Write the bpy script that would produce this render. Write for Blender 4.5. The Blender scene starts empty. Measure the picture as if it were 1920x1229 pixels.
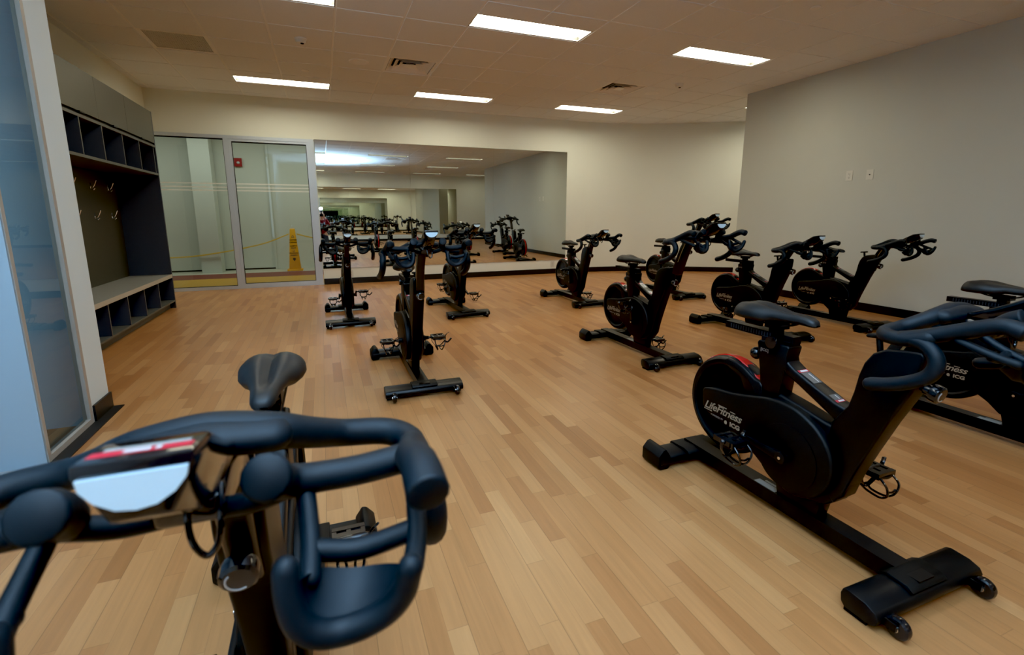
import bpy, bmesh, math, random
from mathutils import Vector, Matrix
random.seed(7)
S = bpy.context.scene
COL = S.collection
PI = math.pi

# ------------------------------------------------------------------ materials
def mat(name, color, rough=0.5, metal=0.0, spec=0.5, emit=None, estr=0.0, noise=0.0, nscale=20.0, coat=0.0, bump=0.0, bscale=300.0):
    m = bpy.data.materials.new(name); m.use_nodes = True
    nt = m.node_tree; b = nt.nodes['Principled BSDF']
    b.inputs['Base Color'].default_value = (*color, 1)
    b.inputs['Roughness'].default_value = rough
    b.inputs['Metallic'].default_value = metal
    b.inputs['Specular IOR Level'].default_value = spec
    b.inputs['Coat Weight'].default_value = coat
    if emit:
        b.inputs['Emission Color'].default_value = (*emit, 1)
        b.inputs['Emission Strength'].default_value = estr
    if noise or bump:
        tc = nt.nodes.new('ShaderNodeTexCoord')
        n = nt.nodes.new('ShaderNodeTexNoise'); n.inputs['Scale'].default_value = nscale
        n.inputs['Detail'].default_value = 4
        nt.links.new(tc.outputs['Object'], n.inputs['Vector'])
        if noise:
            r = nt.nodes.new('ShaderNodeMapRange')
            r.inputs['To Min'].default_value = 1 - noise; r.inputs['To Max'].default_value = 1 + noise
            nt.links.new(n.outputs['Fac'], r.inputs['Value'])
            mx = nt.nodes.new('ShaderNodeVectorMath'); mx.operation = 'SCALE'
            mx.inputs[0].default_value = color
            nt.links.new(r.outputs['Result'], mx.inputs['Scale'])
            nt.links.new(mx.outputs['Vector'], b.inputs['Base Color'])
        if bump:
            n2 = nt.nodes.new('ShaderNodeTexNoise'); n2.inputs['Scale'].default_value = bscale
            nt.links.new(tc.outputs['Object'], n2.inputs['Vector'])
            bp = nt.nodes.new('ShaderNodeBump'); bp.inputs['Strength'].default_value = bump
            bp.inputs['Distance'].default_value = 0.002
            nt.links.new(n2.outputs['Fac'], bp.inputs['Height'])
            nt.links.new(bp.outputs['Normal'], b.inputs['Normal'])
    return m

def wood_floor_mat():
    m = bpy.data.materials.new('maple_strip_floor'); m.use_nodes = True
    nt = m.node_tree; L = nt.links.new; b = nt.nodes['Principled BSDF']
    def math_(op, a, bb=None, c=None):
        n = nt.nodes.new('ShaderNodeMath'); n.operation = op
        for i, v in enumerate((a, bb, c)):
            if v is None: continue
            if isinstance(v, (int, float)): n.inputs[i].default_value = v
            else: L(v, n.inputs[i])
        return n.outputs[0]
    tc = nt.nodes.new('ShaderNodeTexCoord'); sp = nt.nodes.new('ShaderNodeSeparateXYZ')
    L(tc.outputs['Object'], sp.inputs[0])
    x, y = sp.outputs[0], sp.outputs[1]
    W = 0.0635
    fx = math_('DIVIDE', math_('ADD', x, 20.0 + 0.0), W)
    row = math_('FLOOR', fx); frx = math_('FRACT', fx)
    wn = nt.nodes.new('ShaderNodeTexWhiteNoise'); wn.noise_dimensions = '1D'
    L(row, wn.inputs['W'])
    wn2 = nt.nodes.new('ShaderNodeTexWhiteNoise'); wn2.noise_dimensions = '1D'
    L(math_('ADD', row, 77.3), wn2.inputs['W'])
    ln = math_('MULTIPLY_ADD', wn2.outputs['Value'], 0.28, 0.36)
    fy = math_('DIVIDE', math_('ADD', math_('ADD', y, 30.0), math_('MULTIPLY', wn.outputs['Value'], 3.7)), ln)
    cy = math_('FLOOR', fy); fry = math_('FRACT', fy)
    cmb = nt.nodes.new('ShaderNodeCombineXYZ'); L(row, cmb.inputs[0]); L(cy, cmb.inputs[1])
    pn = nt.nodes.new('ShaderNodeTexWhiteNoise'); pn.noise_dimensions = '3D'; L(cmb.outputs[0], pn.inputs['Vector'])
    ramp = nt.nodes.new('ShaderNodeValToRGB'); cr = ramp.color_ramp
    cr.elements[0].position = 0.0; cr.elements[0].color = (0.325, 0.135, 0.044, 1)
    cr.elements[1].position = 1.0; cr.elements[1].color = (0.510, 0.264, 0.107, 1)
    for p, c in ((0.05, (0.369, 0.159, 0.055, 1)), (0.25, (0.417, 0.191, 0.068, 1)), (0.62, (0.447, 0.213, 0.080, 1)), (0.90, (0.478, 0.237, 0.092, 1))):
        e = cr.elements.new(p); e.color = c
    L(pn.outputs['Value'], ramp.inputs['Fac'])
    # grain
    g = nt.nodes.new('ShaderNodeCombineXYZ')
    L(math_('MULTIPLY_ADD', x, 60.0, math_('MULTIPLY', pn.outputs['Value'], 40.0)), g.inputs[0])
    L(math_('MULTIPLY', y, 3.0), g.inputs[1]); L(math_('MULTIPLY', row, 3.17), g.inputs[2])
    gn = nt.nodes.new('ShaderNodeTexNoise'); gn.inputs['Scale'].default_value = 1.0; gn.inputs['Detail'].default_value = 5
    gn.inputs['Distortion'].default_value = 0.6
    L(g.outputs[0], gn.inputs['Vector'])
    mr = nt.nodes.new('ShaderNodeMapRange'); mr.inputs['From Min'].default_value = 0.25; mr.inputs['From Max'].default_value = 0.75
    mr.inputs['To Min'].default_value = 0.90; mr.inputs['To Max'].default_value = 1.08
    L(gn.outputs['Fac'], mr.inputs['Value'])
    # seams: thin between strips, darker every second strip, thin at butt ends
    ex = math_('MINIMUM', frx, math_('SUBTRACT', 1.0, frx))
    s1 = math_('MULTIPLY', math_('LESS_THAN', ex, 0.012), 0.16)
    fx2 = math_('FRACT', math_('DIVIDE', fx, 2.0)); ex2 = math_('MINIMUM', fx2, math_('SUBTRACT', 1.0, fx2))
    s2 = math_('MULTIPLY', math_('LESS_THAN', ex2, 0.009), 0.35)
    ey = math_('MULTIPLY', math_('MINIMUM', fry, math_('SUBTRACT', 1.0, fry)), ln)
    s3 = math_('MULTIPLY', math_('LESS_THAN', ey, 0.0012), 0.2)
    seam = math_('SUBTRACT', 1.0, math_('MAXIMUM', math_('MAXIMUM', s1, s2), s3))
    k = math_('MULTIPLY', mr.outputs['Result'], seam)
    vm = nt.nodes.new('ShaderNodeVectorMath'); vm.operation = 'SCALE'
    L(ramp.outputs['Color'], vm.inputs[0]); L(k, vm.inputs['Scale'])
    L(vm.outputs['Vector'], b.inputs['Base Color'])
    rr = nt.nodes.new('ShaderNodeMapRange'); rr.inputs['To Min'].default_value = 0.30; rr.inputs['To Max'].default_value = 0.42
    L(gn.outputs['Fac'], rr.inputs['Value']); L(rr.outputs['Result'], b.inputs['Roughness'])
    b.inputs['Specular IOR Level'].default_value = 0.4
    return m

def glass_mat():
    m = bpy.data.materials.new('storefront_glass'); m.use_nodes = True
    nt = m.node_tree; nt.nodes.clear(); L = nt.links.new
    out = nt.nodes.new('ShaderNodeOutputMaterial'); mix = nt.nodes.new('ShaderNodeMixShader')
    tr = nt.nodes.new('ShaderNodeBsdfTransparent'); tr.inputs[0].default_value = (0.80, 0.87, 0.83, 1)
    gl = nt.nodes.new('ShaderNodeBsdfGlossy'); gl.inputs['Roughness'].default_value = 0.0
    fr = nt.nodes.new('ShaderNodeFresnel'); fr.inputs['IOR'].default_value = 1.5
    ma = nt.nodes.new('ShaderNodeMath'); ma.operation = 'MULTIPLY'; ma.inputs[1].default_value = 1.1; ma.use_clamp = True
    L(fr.outputs[0], ma.inputs[0]); L(ma.outputs[0], mix.inputs[0]); L(tr.outputs[0], mix.inputs[1]); L(gl.outputs[0], mix.inputs[2])
    L(mix.outputs[0], out.inputs[0]); return m

def mirror_mat():
    m = bpy.data.materials.new('silver_mirror'); m.use_nodes = True
    nt = m.node_tree; nt.nodes.clear()
    out = nt.nodes.new('ShaderNodeOutputMaterial'); gl = nt.nodes.new('ShaderNodeBsdfGlossy')
    gl.inputs['Color'].default_value = (0.86, 0.905, 0.86, 1); gl.inputs['Roughness'].default_value = 0.0
    nt.links.new(gl.outputs[0], out.inputs[0]); return m

M = {}
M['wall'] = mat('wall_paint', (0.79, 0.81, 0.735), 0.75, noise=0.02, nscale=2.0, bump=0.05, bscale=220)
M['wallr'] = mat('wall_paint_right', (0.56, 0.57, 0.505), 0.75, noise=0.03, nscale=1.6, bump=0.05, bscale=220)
M['wallw'] = mat('wall_paint_white', (0.66, 0.73, 0.75), 0.75, noise=0.02, nscale=2.0, bump=0.05, bscale=220)
M['ceil'] = mat('ceiling_tile', (0.82, 0.85, 0.88), 0.9, noise=0.05, nscale=90, bump=0.25, bscale=500)
M['tbar'] = mat('ceiling_bar', (0.86, 0.87, 0.88), 0.5, noise=0.01)
M['floor'] = wood_floor_mat()
M['base'] = mat('black_baseboard', (0.010, 0.010, 0.011), 0.42, noise=0.1)
M['glass'] = glass_mat(); M['mirror'] = mirror_mat()
M['alu'] = mat('brushed_aluminium', (0.60, 0.66, 0.72), 0.38, metal=0.5, noise=0.03, nscale=60)
M['alud'] = mat('shaded_aluminium', (0.34, 0.33, 0.32), 0.5, metal=0.3, noise=0.03, nscale=60)
M['shadedframe'] = mat('shaded_silver_frame', (0.42, 0.38, 0.33), 0.5, metal=0.2, noise=0.03, nscale=60)  # silver frame, its brownish shade put into the colour
M['emit'] = mat('troffer_lens', (0.9, 0.9, 0.85), 0.5, emit=(1.0, 0.94, 0.72), estr=19.0)
M['emitr'] = mat('troffer_lens_rear', (0.9, 0.9, 0.85), 0.5, emit=(1.0, 0.94, 0.72), estr=6.0)
M['whitemetal'] = mat('white_enamel', (0.80, 0.80, 0.76), 0.4, noise=0.01)
M['trough'] = mat('light_trough', (0.10, 0.10, 0.09), 0.5, noise=0.02)
M['vent'] = mat('vent_enamel', (0.88, 0.87, 0.85), 0.45, noise=0.02)
M['dark'] = mat('dark_void', (0.012, 0.012, 0.012), 0.8, noise=0.1)
M['cab'] = mat('olive_grey_laminate', (0.095, 0.095, 0.076), 0.42, noise=0.05, nscale=30)
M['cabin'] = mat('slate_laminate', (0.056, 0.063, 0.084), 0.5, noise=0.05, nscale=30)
M['cabback'] = mat('back_panel_laminate', (0.062, 0.060, 0.044), 0.5, noise=0.05, nscale=30)
M['edge'] = mat('panel_edge_banding', (0.105, 0.107, 0.098), 0.45, noise=0.04)
M['bench'] = mat('bench_laminate', (0.30, 0.30, 0.275), 0.4, noise=0.04, nscale=40)
M['benchedge'] = mat('bench_edge', (0.46, 0.42, 0.35), 0.4, noise=0.03)
M['chrome'] = mat('chrome', (0.78, 0.78, 0.78), 0.16, metal=1.0, noise=0.01)
M['plate'] = mat('outlet_plate', (0.66, 0.65, 0.58), 0.4, noise=0.02)
M['slot'] = mat('outlet_slot', (0.10, 0.10, 0.09), 0.5, noise=0.02)
M['cone'] = mat('cone_plastic', (0.86, 0.42, 0.015), 0.4, noise=0.03)
M['chain'] = mat('yellow_chain', (0.78, 0.50, 0.05), 0.45, noise=0.03)
M['ink'] = mat('black_ink', (0.02, 0.02, 0.02), 0.6, noise=0.02)
M['alarm'] = mat('alarm_red', (0.36, 0.012, 0.014), 0.4, noise=0.02)
M['cwall'] = mat('corridor_paint', (0.66, 0.68, 0.62), 0.7, noise=0.02, nscale=2)
M['cfloor'] = mat('corridor_floor_tan', (0.58, 0.56, 0.46), 0.45, noise=0.03)
M['cred'] = mat('corridor_floor_red', (0.23, 0.045, 0.030), 0.45, noise=0.05)
M['cyel'] = mat('corridor_floor_yellow', (0.62, 0.33, 0.035), 0.45, noise=0.05)
M['frost'] = mat('frosted_vinyl', (0.80, 0.84, 0.80), 0.6, noise=0.01)
M['blue'] = mat('daylight_tinted_paint', (0.30, 0.40, 0.48), 0.6, noise=0.02, nscale=3)  # bluish daylight on the jamb and vestibule walls, put into their colour
# bike
M['bk'] = mat('satin_black_steel', (0.0065, 0.0065, 0.0072), 0.36, spec=0.3, noise=0.06, nscale=40, bump=0.05, bscale=900)
M['bkp'] = mat('black_plastic_cover', (0.0055, 0.0053, 0.0053), 0.5, spec=0.3, noise=0.06, nscale=40, bump=0.08, bscale=900)
M['bkd'] = mat('black_flywheel_disc', (0.004, 0.004, 0.004), 0.42, spec=0.3, noise=0.06, nscale=40)
M['bkg'] = mat('gloss_black', (0.008, 0.008, 0.010), 0.14, noise=0.05, coat=0.4)
M['rub'] = mat('flash_tinted_black_rubber', (0.0045, 0.0095, 0.0145), 0.5, spec=0.32, noise=0.08, nscale=60, bump=0.15, bscale=1400)  # black rubber with the blue of the bounced flash mixed into its colour
M['sad'] = mat('saddle_vinyl', (0.010, 0.011, 0.012), 0.45, spec=0.4, noise=0.08, nscale=60, bump=0.12, bscale=1100)
M['red'] = mat('gloss_red', (0.50, 0.006, 0.006), 0.2, noise=0.03, coat=0.5)
M['post'] = mat('black_post_metal', (0.030, 0.026, 0.024), 0.25, metal=0.6, noise=0.05)
M['scale'] = mat('gold_scale_strip', (0.36, 0.25, 0.12), 0.3, metal=0.6, noise=0.05)
M['logo'] = mat('bronze_lettering', (0.30, 0.235, 0.165), 0.45, noise=0.03)
M['logod'] = mat('dim_lettering', (0.20, 0.16, 0.14), 0.45, noise=0.03)
M['stkw'] = mat('label_white', (0.62, 0.62, 0.62), 0.4, noise=0.02)
M['stkr'] = mat('label_red', (0.52, 0.015, 0.035), 0.4, noise=0.02)
M['stkg'] = mat('label_grey', (0.30, 0.30, 0.28), 0.35, noise=0.06, nscale=250)
M['stkd'] = mat('label_dark', (0.05, 0.06, 0.07), 0.3, noise=0.06, nscale=250)
M['tick'] = mat('tick_mark_blue_grey', (0.022, 0.030, 0.042), 0.4, noise=0.02)
M['panel'] = mat('console_front_panel', (0.60, 0.78, 0.90), 0.35, noise=0.01)
M['arc'] = mat('knob_arc_mark', (0.55, 0.58, 0.60), 0.4, noise=0.01)
M['lcd'] = mat('console_glass', (0.010, 0.012, 0.016), 0.08, noise=0.02)
M['flash'] = mat('flash_diffuser', (0.9, 0.95, 1.0), 0.5, emit=(0.72, 0.88, 1.0), estr=28.0)
M['skin'] = mat('skin', (0.50, 0.29, 0.20), 0.55, noise=0.05)
M['hair'] = mat('hair', (0.03, 0.022, 0.018), 0.6, noise=0.2)
M['shirt'] = mat('dark_red_cloth', (0.17, 0.016, 0.022), 0.8, noise=0.12, nscale=30)
M['trouser'] = mat('dark_trousers', (0.02, 0.022, 0.03), 0.8, noise=0.1, nscale=30)
M['shoe'] = mat('shoe_leather', (0.02, 0.018, 0.016), 0.45, noise=0.1)

# ------------------------------------------------------------------ mesh helpers
def new(): return bmesh.new()
def _merge(bm, b2):
    me = bpy.data.meshes.new('tmp'); b2.to_mesh(me); b2.free(); bm.from_mesh(me); bpy.data.meshes.remove(me)
def _bev(b, w, seg=2, ang=30):
    if w <= 0: return
    es = [e for e in b.edges if len(e.link_faces) == 2 and e.calc_face_angle(0) > math.radians(ang)]
    if es: bmesh.ops.bevel(b, geom=es, offset=w, segments=seg, affect='EDGES', profile=0.5, clamp_overlap=True)
def box(bm, x0, x1, y0, y1, z0, z1, bev=0.0, seg=2, mtx=None, mi=0):
    b = new()
    vs = [b.verts.new((x, y, z)) for z in (z0, z1) for y in (y0, y1) for x in (x0, x1)]
    for f in ((0, 2, 3, 1), (4, 5, 7, 6), (0, 1, 5, 4), (2, 6, 7, 3), (0, 4, 6, 2), (1, 3, 7, 5)):
        fc = b.faces.new([vs[i] for i in f]); fc.material_index = mi
    _bev(b, bev, seg)
    if mi:
        for f in b.faces: f.material_index = mi
    if mtx is not None: bmesh.ops.transform(b, matrix=mtx, verts=b.verts)
    _merge(bm, b)
def prism(bm, pts, y0, y1, bev=0.0, seg=2, axis='y', mi=0):
    """polygon in (a,b) extruded; axis y: (x,z) polygon; axis z: (x,y) polygon; axis x: (y,z)"""
    b = new()
    def P(p, t):
        return {'y': (p[0], t, p[1]), 'z': (p[0], p[1], t), 'x': (t, p[0], p[1])}[axis]
    n = len(pts)
    A = [b.verts.new(P(p, y0)) for p in pts]; B = [b.verts.new(P(p, y1)) for p in pts]
    b.faces.new(A); b.faces.new(B[::-1])
    for i in range(n):
        j = (i + 1) % n; b.faces.new((A[j], A[i], B[i], B[j]))
    bmesh.ops.recalc_face_normals(b, faces=b.faces)
    _bev(b, bev, seg)
    for f in b.faces: f.material_index = mi
    _merge(bm, b)
def smooth_path(pts, n=8):
    """Catmull-Rom through points"""
    P = [Vector(p) for p in pts]
    if len(P) < 3: return P
    P = [P[0] * 2 - P[1]] + P + [P[-1] * 2 - P[-2]]
    out = []
    for i in range(1, len(P) - 2):
        for k in range(n):
            t = k / n
            a, b_, c, d = P[i - 1], P[i], P[i + 1], P[i + 2]
            out.append(0.5 * ((2 * b_) + (c - a) * t + (2 * a - 5 * b_ + 4 * c - d) * t * t + (3 * b_ - a - 3 * c + d) * t ** 3))
    out.append(P[-2]); return out
def tube(bm, pts, r, n=8, sides=12, cap='round', smooth=True, squash=None, mi=0):
    """tube along pts with round ends. r number or list per control point. squash=(kn,kb) scaling of frame axes"""
    ctrl = [Vector(p) for p in pts]
    path = smooth_path(ctrl, n) if smooth else ctrl
    m = len(path)
    if isinstance(r, (int, float)): R = [r] * m
    else:
        R = []
        for i in range(m):
            t = i / (m - 1) * (len(r) - 1); k = min(int(t), len(r) - 2); R.append(r[k] + (r[k + 1] - r[k]) * (t - k))
    T = []
    for i in range(m):
        d = path[min(i + 1, m - 1)] - path[max(i - 1, 0)]
        T.append(d.normalized() if d.length > 1e-9 else Vector((0, 0, 1)))
    up = Vector((0, 0, 1)) if abs(T[0].z) < 0.9 else Vector((1, 0, 0))
    N = (up - T[0] * up.dot(T[0])).normalized()
    rings = []
    b = new()
    def ring(c, t, nn, rr, off):
        bb = t.cross(nn)
        ks = squash or (1, 1)
        return [b.verts.new(c + t * off + (nn * math.cos(a) * ks[0] + bb * math.sin(a) * ks[1]) * rr) for a in [2 * PI * k / sides for k in range(sides)]]
    for i in range(m):
        if i: 
            N = (N - T[i] * N.dot(T[i])).normalized()
        if i == 0 and cap == 'round':
            for a in (80, 55, 30): rings.append(ring(path[0], T[0], N, R[0] * math.cos(math.radians(a)), -R[0] * math.sin(math.radians(a))))
        if i == 0 and cap == 'flat':
            rings.append(ring(path[0], T[0], N, R[0] * 0.85, -R[0] * 0.12))
        rings.append(ring(path[i], T[i], N, R[i], 0))
        if i == m - 1 and cap == 'round':
            for a in (30, 55, 80): rings.append(ring(path[i], T[i], N, R[i] * math.cos(math.radians(a)), R[i] * math.sin(math.radians(a))))
        if i == m - 1 and cap == 'flat':
            rings.append(ring(path[i], T[i], N, R[i] * 0.85, R[i] * 0.12))
    for A, B in zip(rings, rings[1:]):
        for k in range(sides):
            j = (k + 1) % sides; b.faces.new((A[k], A[j], B[j], B[k]))
    b.faces.new(rings[0][::-1]); b.faces.new(rings[-1])
    for f in b.faces: f.material_index = mi
    _merge(bm, b)
def lathe(bm, prof, org=(0, 0, 0), axis=(0, 0, 1), sides=28, mi=0):
    """prof: (r, h) along axis"""
    ax = Vector(axis).normalized(); q = Vector((0, 0, 1)).rotation_difference(ax)
    o = Vector(org); b = new(); rings = []
    for r, h in prof:
        rings.append([b.verts.new(o + q @ Vector((max(r, 1e-5) * math.cos(2 * PI * k / sides), max(r, 1e-5) * math.sin(2 * PI * k / sides), h))) for k in range(sides)])
    for A, B in zip(rings, rings[1:]):
        for k in range(sides):
            j = (k + 1) % sides; b.faces.new((A[k], A[j], B[j], B[k]))
    b.faces.new(rings[0][::-1]); b.faces.new(rings[-1])
    bmesh.ops.recalc_face_normals(b, faces=b.faces)
    for f in b.faces: f.material_index = mi
    _merge(bm, b)
def ellipsoid(bm, c, r, seg=20, mtx=None):
    b = new(); bmesh.ops.create_uvsphere(b, u_segments=seg, v_segments=max(8, seg // 2), radius=1)
    m = Matrix.Translation(c) @ (mtx or Matrix.Identity(4)) @ Matrix.Diagonal((*r, 1))
    bmesh.ops.transform(b, matrix=m, verts=b.verts); _merge(bm, b)
def loft(bm, rings, closed=True, caps=True):
    b = new(); R = [[b.verts.new(p) for p in r] for r in rings]
    n = len(R[0])
    for A, B in zip(R, R[1:]):
        for k in range(n if closed else n - 1):
            j = (k + 1) % n; b.faces.new((A[k], A[j], B[j], B[k]))
    if caps and closed:
        b.faces.new(R[0][::-1]); b.faces.new(R[-1])
    bmesh.ops.recalc_face_normals(b, faces=b.faces); _merge(bm, b)
def obj(name, bm, m, parent=None, smooth=True, ang=35, mats=None):
    me = bpy.data.meshes.new(name)
    bmesh.ops.remove_doubles(bm, verts=bm.verts, dist=1e-6)
    bm.to_mesh(me); bm.free()
    for mm in (mats or [m]): me.materials.append(mm)
    if smooth:
        for p in me.polygons: p.use_smooth = True
        me.set_sharp_from_angle(angle=math.radians(ang))
    o = bpy.data.objects.new(name, me); COL.objects.link(o)
    if parent: o.parent = parent
    return o
def empty(name, loc=(0, 0, 0), rz=0):
    o = bpy.data.objects.new(name, None); o.empty_display_size = 0.1; COL.objects.link(o); o.location = loc; o.rotation_euler = (0, 0, rz); return o
def sheet(*pts):
    b = bmesh.new(); b.faces.new([b.verts.new(p) for p in pts]); return b
def tag(o, label=None, cat=None, group=None, kind=None):
    if label: o['label'] = label
    if cat: o['category'] = cat
    if group: o['group'] = group
    if kind: o['kind'] = kind
    return o
def struct(name, bm, m, smooth=True, mats=None):
    o = obj(name, bm, m, None, smooth, mats=mats); o['kind'] = 'structure'; return o
def copy_tree(o, parent=None):
    c = o.copy(); COL.objects.link(c); c.parent = parent
    for ch in list(o.children): copy_tree(ch, c)
    return c
def text_bm(s, size, shear=0.0, extrude=0.0006, bold=0.0, align='LEFT', space=1.0):
    cu = bpy.data.curves.new('txt', 'FONT'); cu.body = s; cu.size = size; cu.shear = shear; cu.extrude = extrude
    cu.offset = bold; cu.align_x = align; cu.resolution_u = 3; cu.space_character = space
    o = bpy.data.objects.new('txt', cu); COL.objects.link(o)
    me = bpy.data.meshes.new_from_object(o)
    bpy.data.objects.remove(o); bpy.data.curves.remove(cu)
    b = new(); b.from_mesh(me); bpy.data.meshes.remove(me); return b
def add_text(bm, s, size, mtx, shear=0.0, bold=0.0, align='LEFT', space=1.0, extrude=0.0006, width=None):
    b = text_bm(s, size, shear, extrude, bold, align, space)
    if width:
        xs = [v.co.x for v in b.verts]; k = width / (max(xs) - min(xs))
        bmesh.ops.transform(b, matrix=Matrix.Diagonal((k, 1, 1, 1)), verts=b.verts)
    bmesh.ops.transform(b, matrix=mtx, verts=b.verts); _merge(bm, b)

# ------------------------------------------------------------------ room shell
H = 1.175; CEIL = 2.995; T = 0.6096; GX = -1.590; GY = 5.5206
YB = 8.78          # back wall face
XL, XR = -2.29, 6.20
curve = [(5.05, 8.78), (5.45, 8.735), (5.80, 8.665), (6.15, 8.57), (6.50, 8.44), (6.82, 8.27), (7.15, 8.08), (7.52, 7.85), (7.90, 7.60), (8.30, 7.32), (8.70, 7.02)]

b = new(); box(b, -2.6, 8.9, -5.6, YB + 0.02, -0.1, 0.0); struct('floor', b, M['floor'], False)
# back wall: header over the glass, solid part, all one mesh
b = new()
box(b, -2.45, -0.03, YB, YB + 0.16, 2.385, CEIL + 0.1)
box(b, -0.03, 5.05, YB, YB + 0.16, 0, CEIL + 0.1)
struct('wall_back', b, M['wall'], False)
b = new()
pts = smooth_path([(x, y, 0) for x, y in curve], 6); pts = [(p.x, p.y) for p in pts]
outer = [(x + 0.05, y + 0.16) for x, y in pts]
prism(b, pts + outer[::-1], 0, CEIL + 0.1, axis='z'); struct('wall_back_curve', b, M['wall'], True)
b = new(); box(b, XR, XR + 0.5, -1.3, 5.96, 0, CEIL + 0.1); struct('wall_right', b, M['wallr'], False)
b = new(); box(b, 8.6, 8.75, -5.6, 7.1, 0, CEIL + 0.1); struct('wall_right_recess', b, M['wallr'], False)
b = new(); box(b, XL - 0.15, XL, 3.50, YB + 0.16, 0, CEIL + 0.1); struct('wall_left', b, M['wall'], False)
b = new()
box(b, -2.9, -1.30, 3.275, 3.515, 0, CEIL + 0.1)
struct('wall_left_stub', b, M['wallw'], False)
b = new(); box(b, -1.46, -1.30, -5.6, 0.9, 0, CEIL + 0.1); struct('wall_left_rear', b, M['wallw'], False)
b = new(); box(b, -1.6, 8.75, -5.6, -5.4, 0, CEIL + 0.1); struct('wall_rear', b, M['wall'], False)

# ceiling: half-tile cells, open where fixtures are recessed
lights = [(i, j) for j in (-17, -12, -7, -2, 3) for i in (1, 5, 9)] + [(14, 1), (13, -7), (13, -12), (13, -17)]
holes = set()
for (i, j) in lights:      # light occupies x: i..i+2, y: j+0.5..j+1
    for a in range(4): holes.add((2 * i + a, 2 * j + 1))
grilles = [(0, 1)]; diffs = [(4, 1), (9, 1), (6, -8), (9, -13)]
for (i, j) in grilles + diffs:
    for a in (0, 1):
        for c in (0, 1): holes.add((2 * i + a, 2 * j + c))
b = new(); g_ = 0.0125; dz_ = 0.008
for ti in range(-2, 18):
    for tj in range(-19, 6):
        lo = all((2 * ti + a, 2 * tj) in holes for a in (0, 1)); hi = all((2 * ti + a, 2 * tj + 1) in holes for a in (0, 1))
        if lo and hi: continue
        x0, x1 = GX + ti * T, GX + (ti + 1) * T
        y0, y1 = GY + (tj + (0.5 if lo else 0)) * T, GY + (tj + (0.5 if hi else 1)) * T
        x0, x1 = max(x0, -2.45), min(x1, 8.75); y0, y1 = max(y0, -5.6), min(y1, 8.95)
        if x1 - x0 < 0.03 or y1 - y0 < 0.03: continue
        V = lambda x, y, z: b.verts.new((x, y, z))
        a0, a1, c0, c1 = x0 + g_, x1 - g_, y0 + g_, y1 - g_
        bt_ = [V(a0, c0, CEIL - dz_), V(a0, c1, CEIL - dz_), V(a1, c1, CEIL - dz_), V(a1, c0, CEIL - dz_)]
        tp_ = [V(a0 - .003, c0 - .003, CEIL), V(a0 - .003, c1 + .003, CEIL), V(a1 + .003, c1 + .003, CEIL), V(a1 + .003, c0 - .003, CEIL)]
        ot_ = [V(x0, y0, CEIL + .001), V(x0, y1, CEIL + .001), V(x1, y1, CEIL + .001), V(x1, y0, CEIL + .001)]
        b.faces.new(bt_)
        for k in range(4):
            n_ = (k + 1) % 4; b.faces.new((bt_[k], tp_[k], tp_[n_], bt_[n_])); b.faces.new((tp_[k], ot_[k], ot_[n_], tp_[n_]))
struct('ceiling', b, M['ceil'], False)
b = new(); box(b, -3.0, 9.0, -6.0, 9.2, CEIL + 0.14, CEIL + 0.2); struct('ceiling_slab', b, M['dark'], False)
b = new()
lx = lambda i: GX + i * T
ly = lambda j: GY + j * T
def blocked(i0, i1, j):   # does a cross bar segment fall inside a fixture
    return False
for i in range(-1, 18):
    # split around fixtures that a bar would cross (lights straddle odd bars)
    segs = [(-5.6, 8.9)]
    for (li, lj) in lights:
        if li < i < li + 2:
            ns = []
            for s0, s1 in segs:
                a, c = ly(lj + 0.5), ly(lj + 1)
                if s0 < a and c < s1: ns += [(s0, a), (c, s1)]
                else: ns.append((s0, s1))
            segs = ns
    for s0, s1 in segs: box(b, lx(i) - 0.011, lx(i) + 0.011, s0, s1, CEIL - 0.003, CEIL + 0.004)
for j in range(-18, 6):
    box(b, -2.29, 8.7, ly(j) - 0.011, ly(j) + 0.011, CEIL - 0.0025, CEIL + 0.004)
struct('trim_1', b, M['tbar'], False)['label'] = 'white metal grid bars of the tiled ceiling'

# baseboards
def bb(name, x0, x1, y0, y1, z1=0.10):
    b = new(); box(b, x0, x1, y0, y1, 0, z1, 0.002); struct(name, b, M['base'])
bb('baseboard_back', -0.03, 5.05, YB - 0.014, YB)
b = new(); prism(b, [(x - 0.004, y - 0.014) for x, y in pts] + pts[::-1], 0, 0.10, axis='z'); struct('baseboard_back_curve', b, M['base'])
bb('baseboard_right', XR - 0.014, XR, -1.3, 5.96)
bb('baseboard_stub', -1.30, -1.288, 3.285, 3.525)
bb('baseboard_left_rear', -1.30, -1.288, -5.4, 0.9)
bb('baseboard_rear', -1.3, 8.6, -5.4, -5.386)
b = new(); box(b, -1.30, -1.235, 0.9, 3.53, 0, 0.006, 0.002); struct('trim_2', b, M['base'])['label'] = 'black rubber floor strip along the sidelight'

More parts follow.
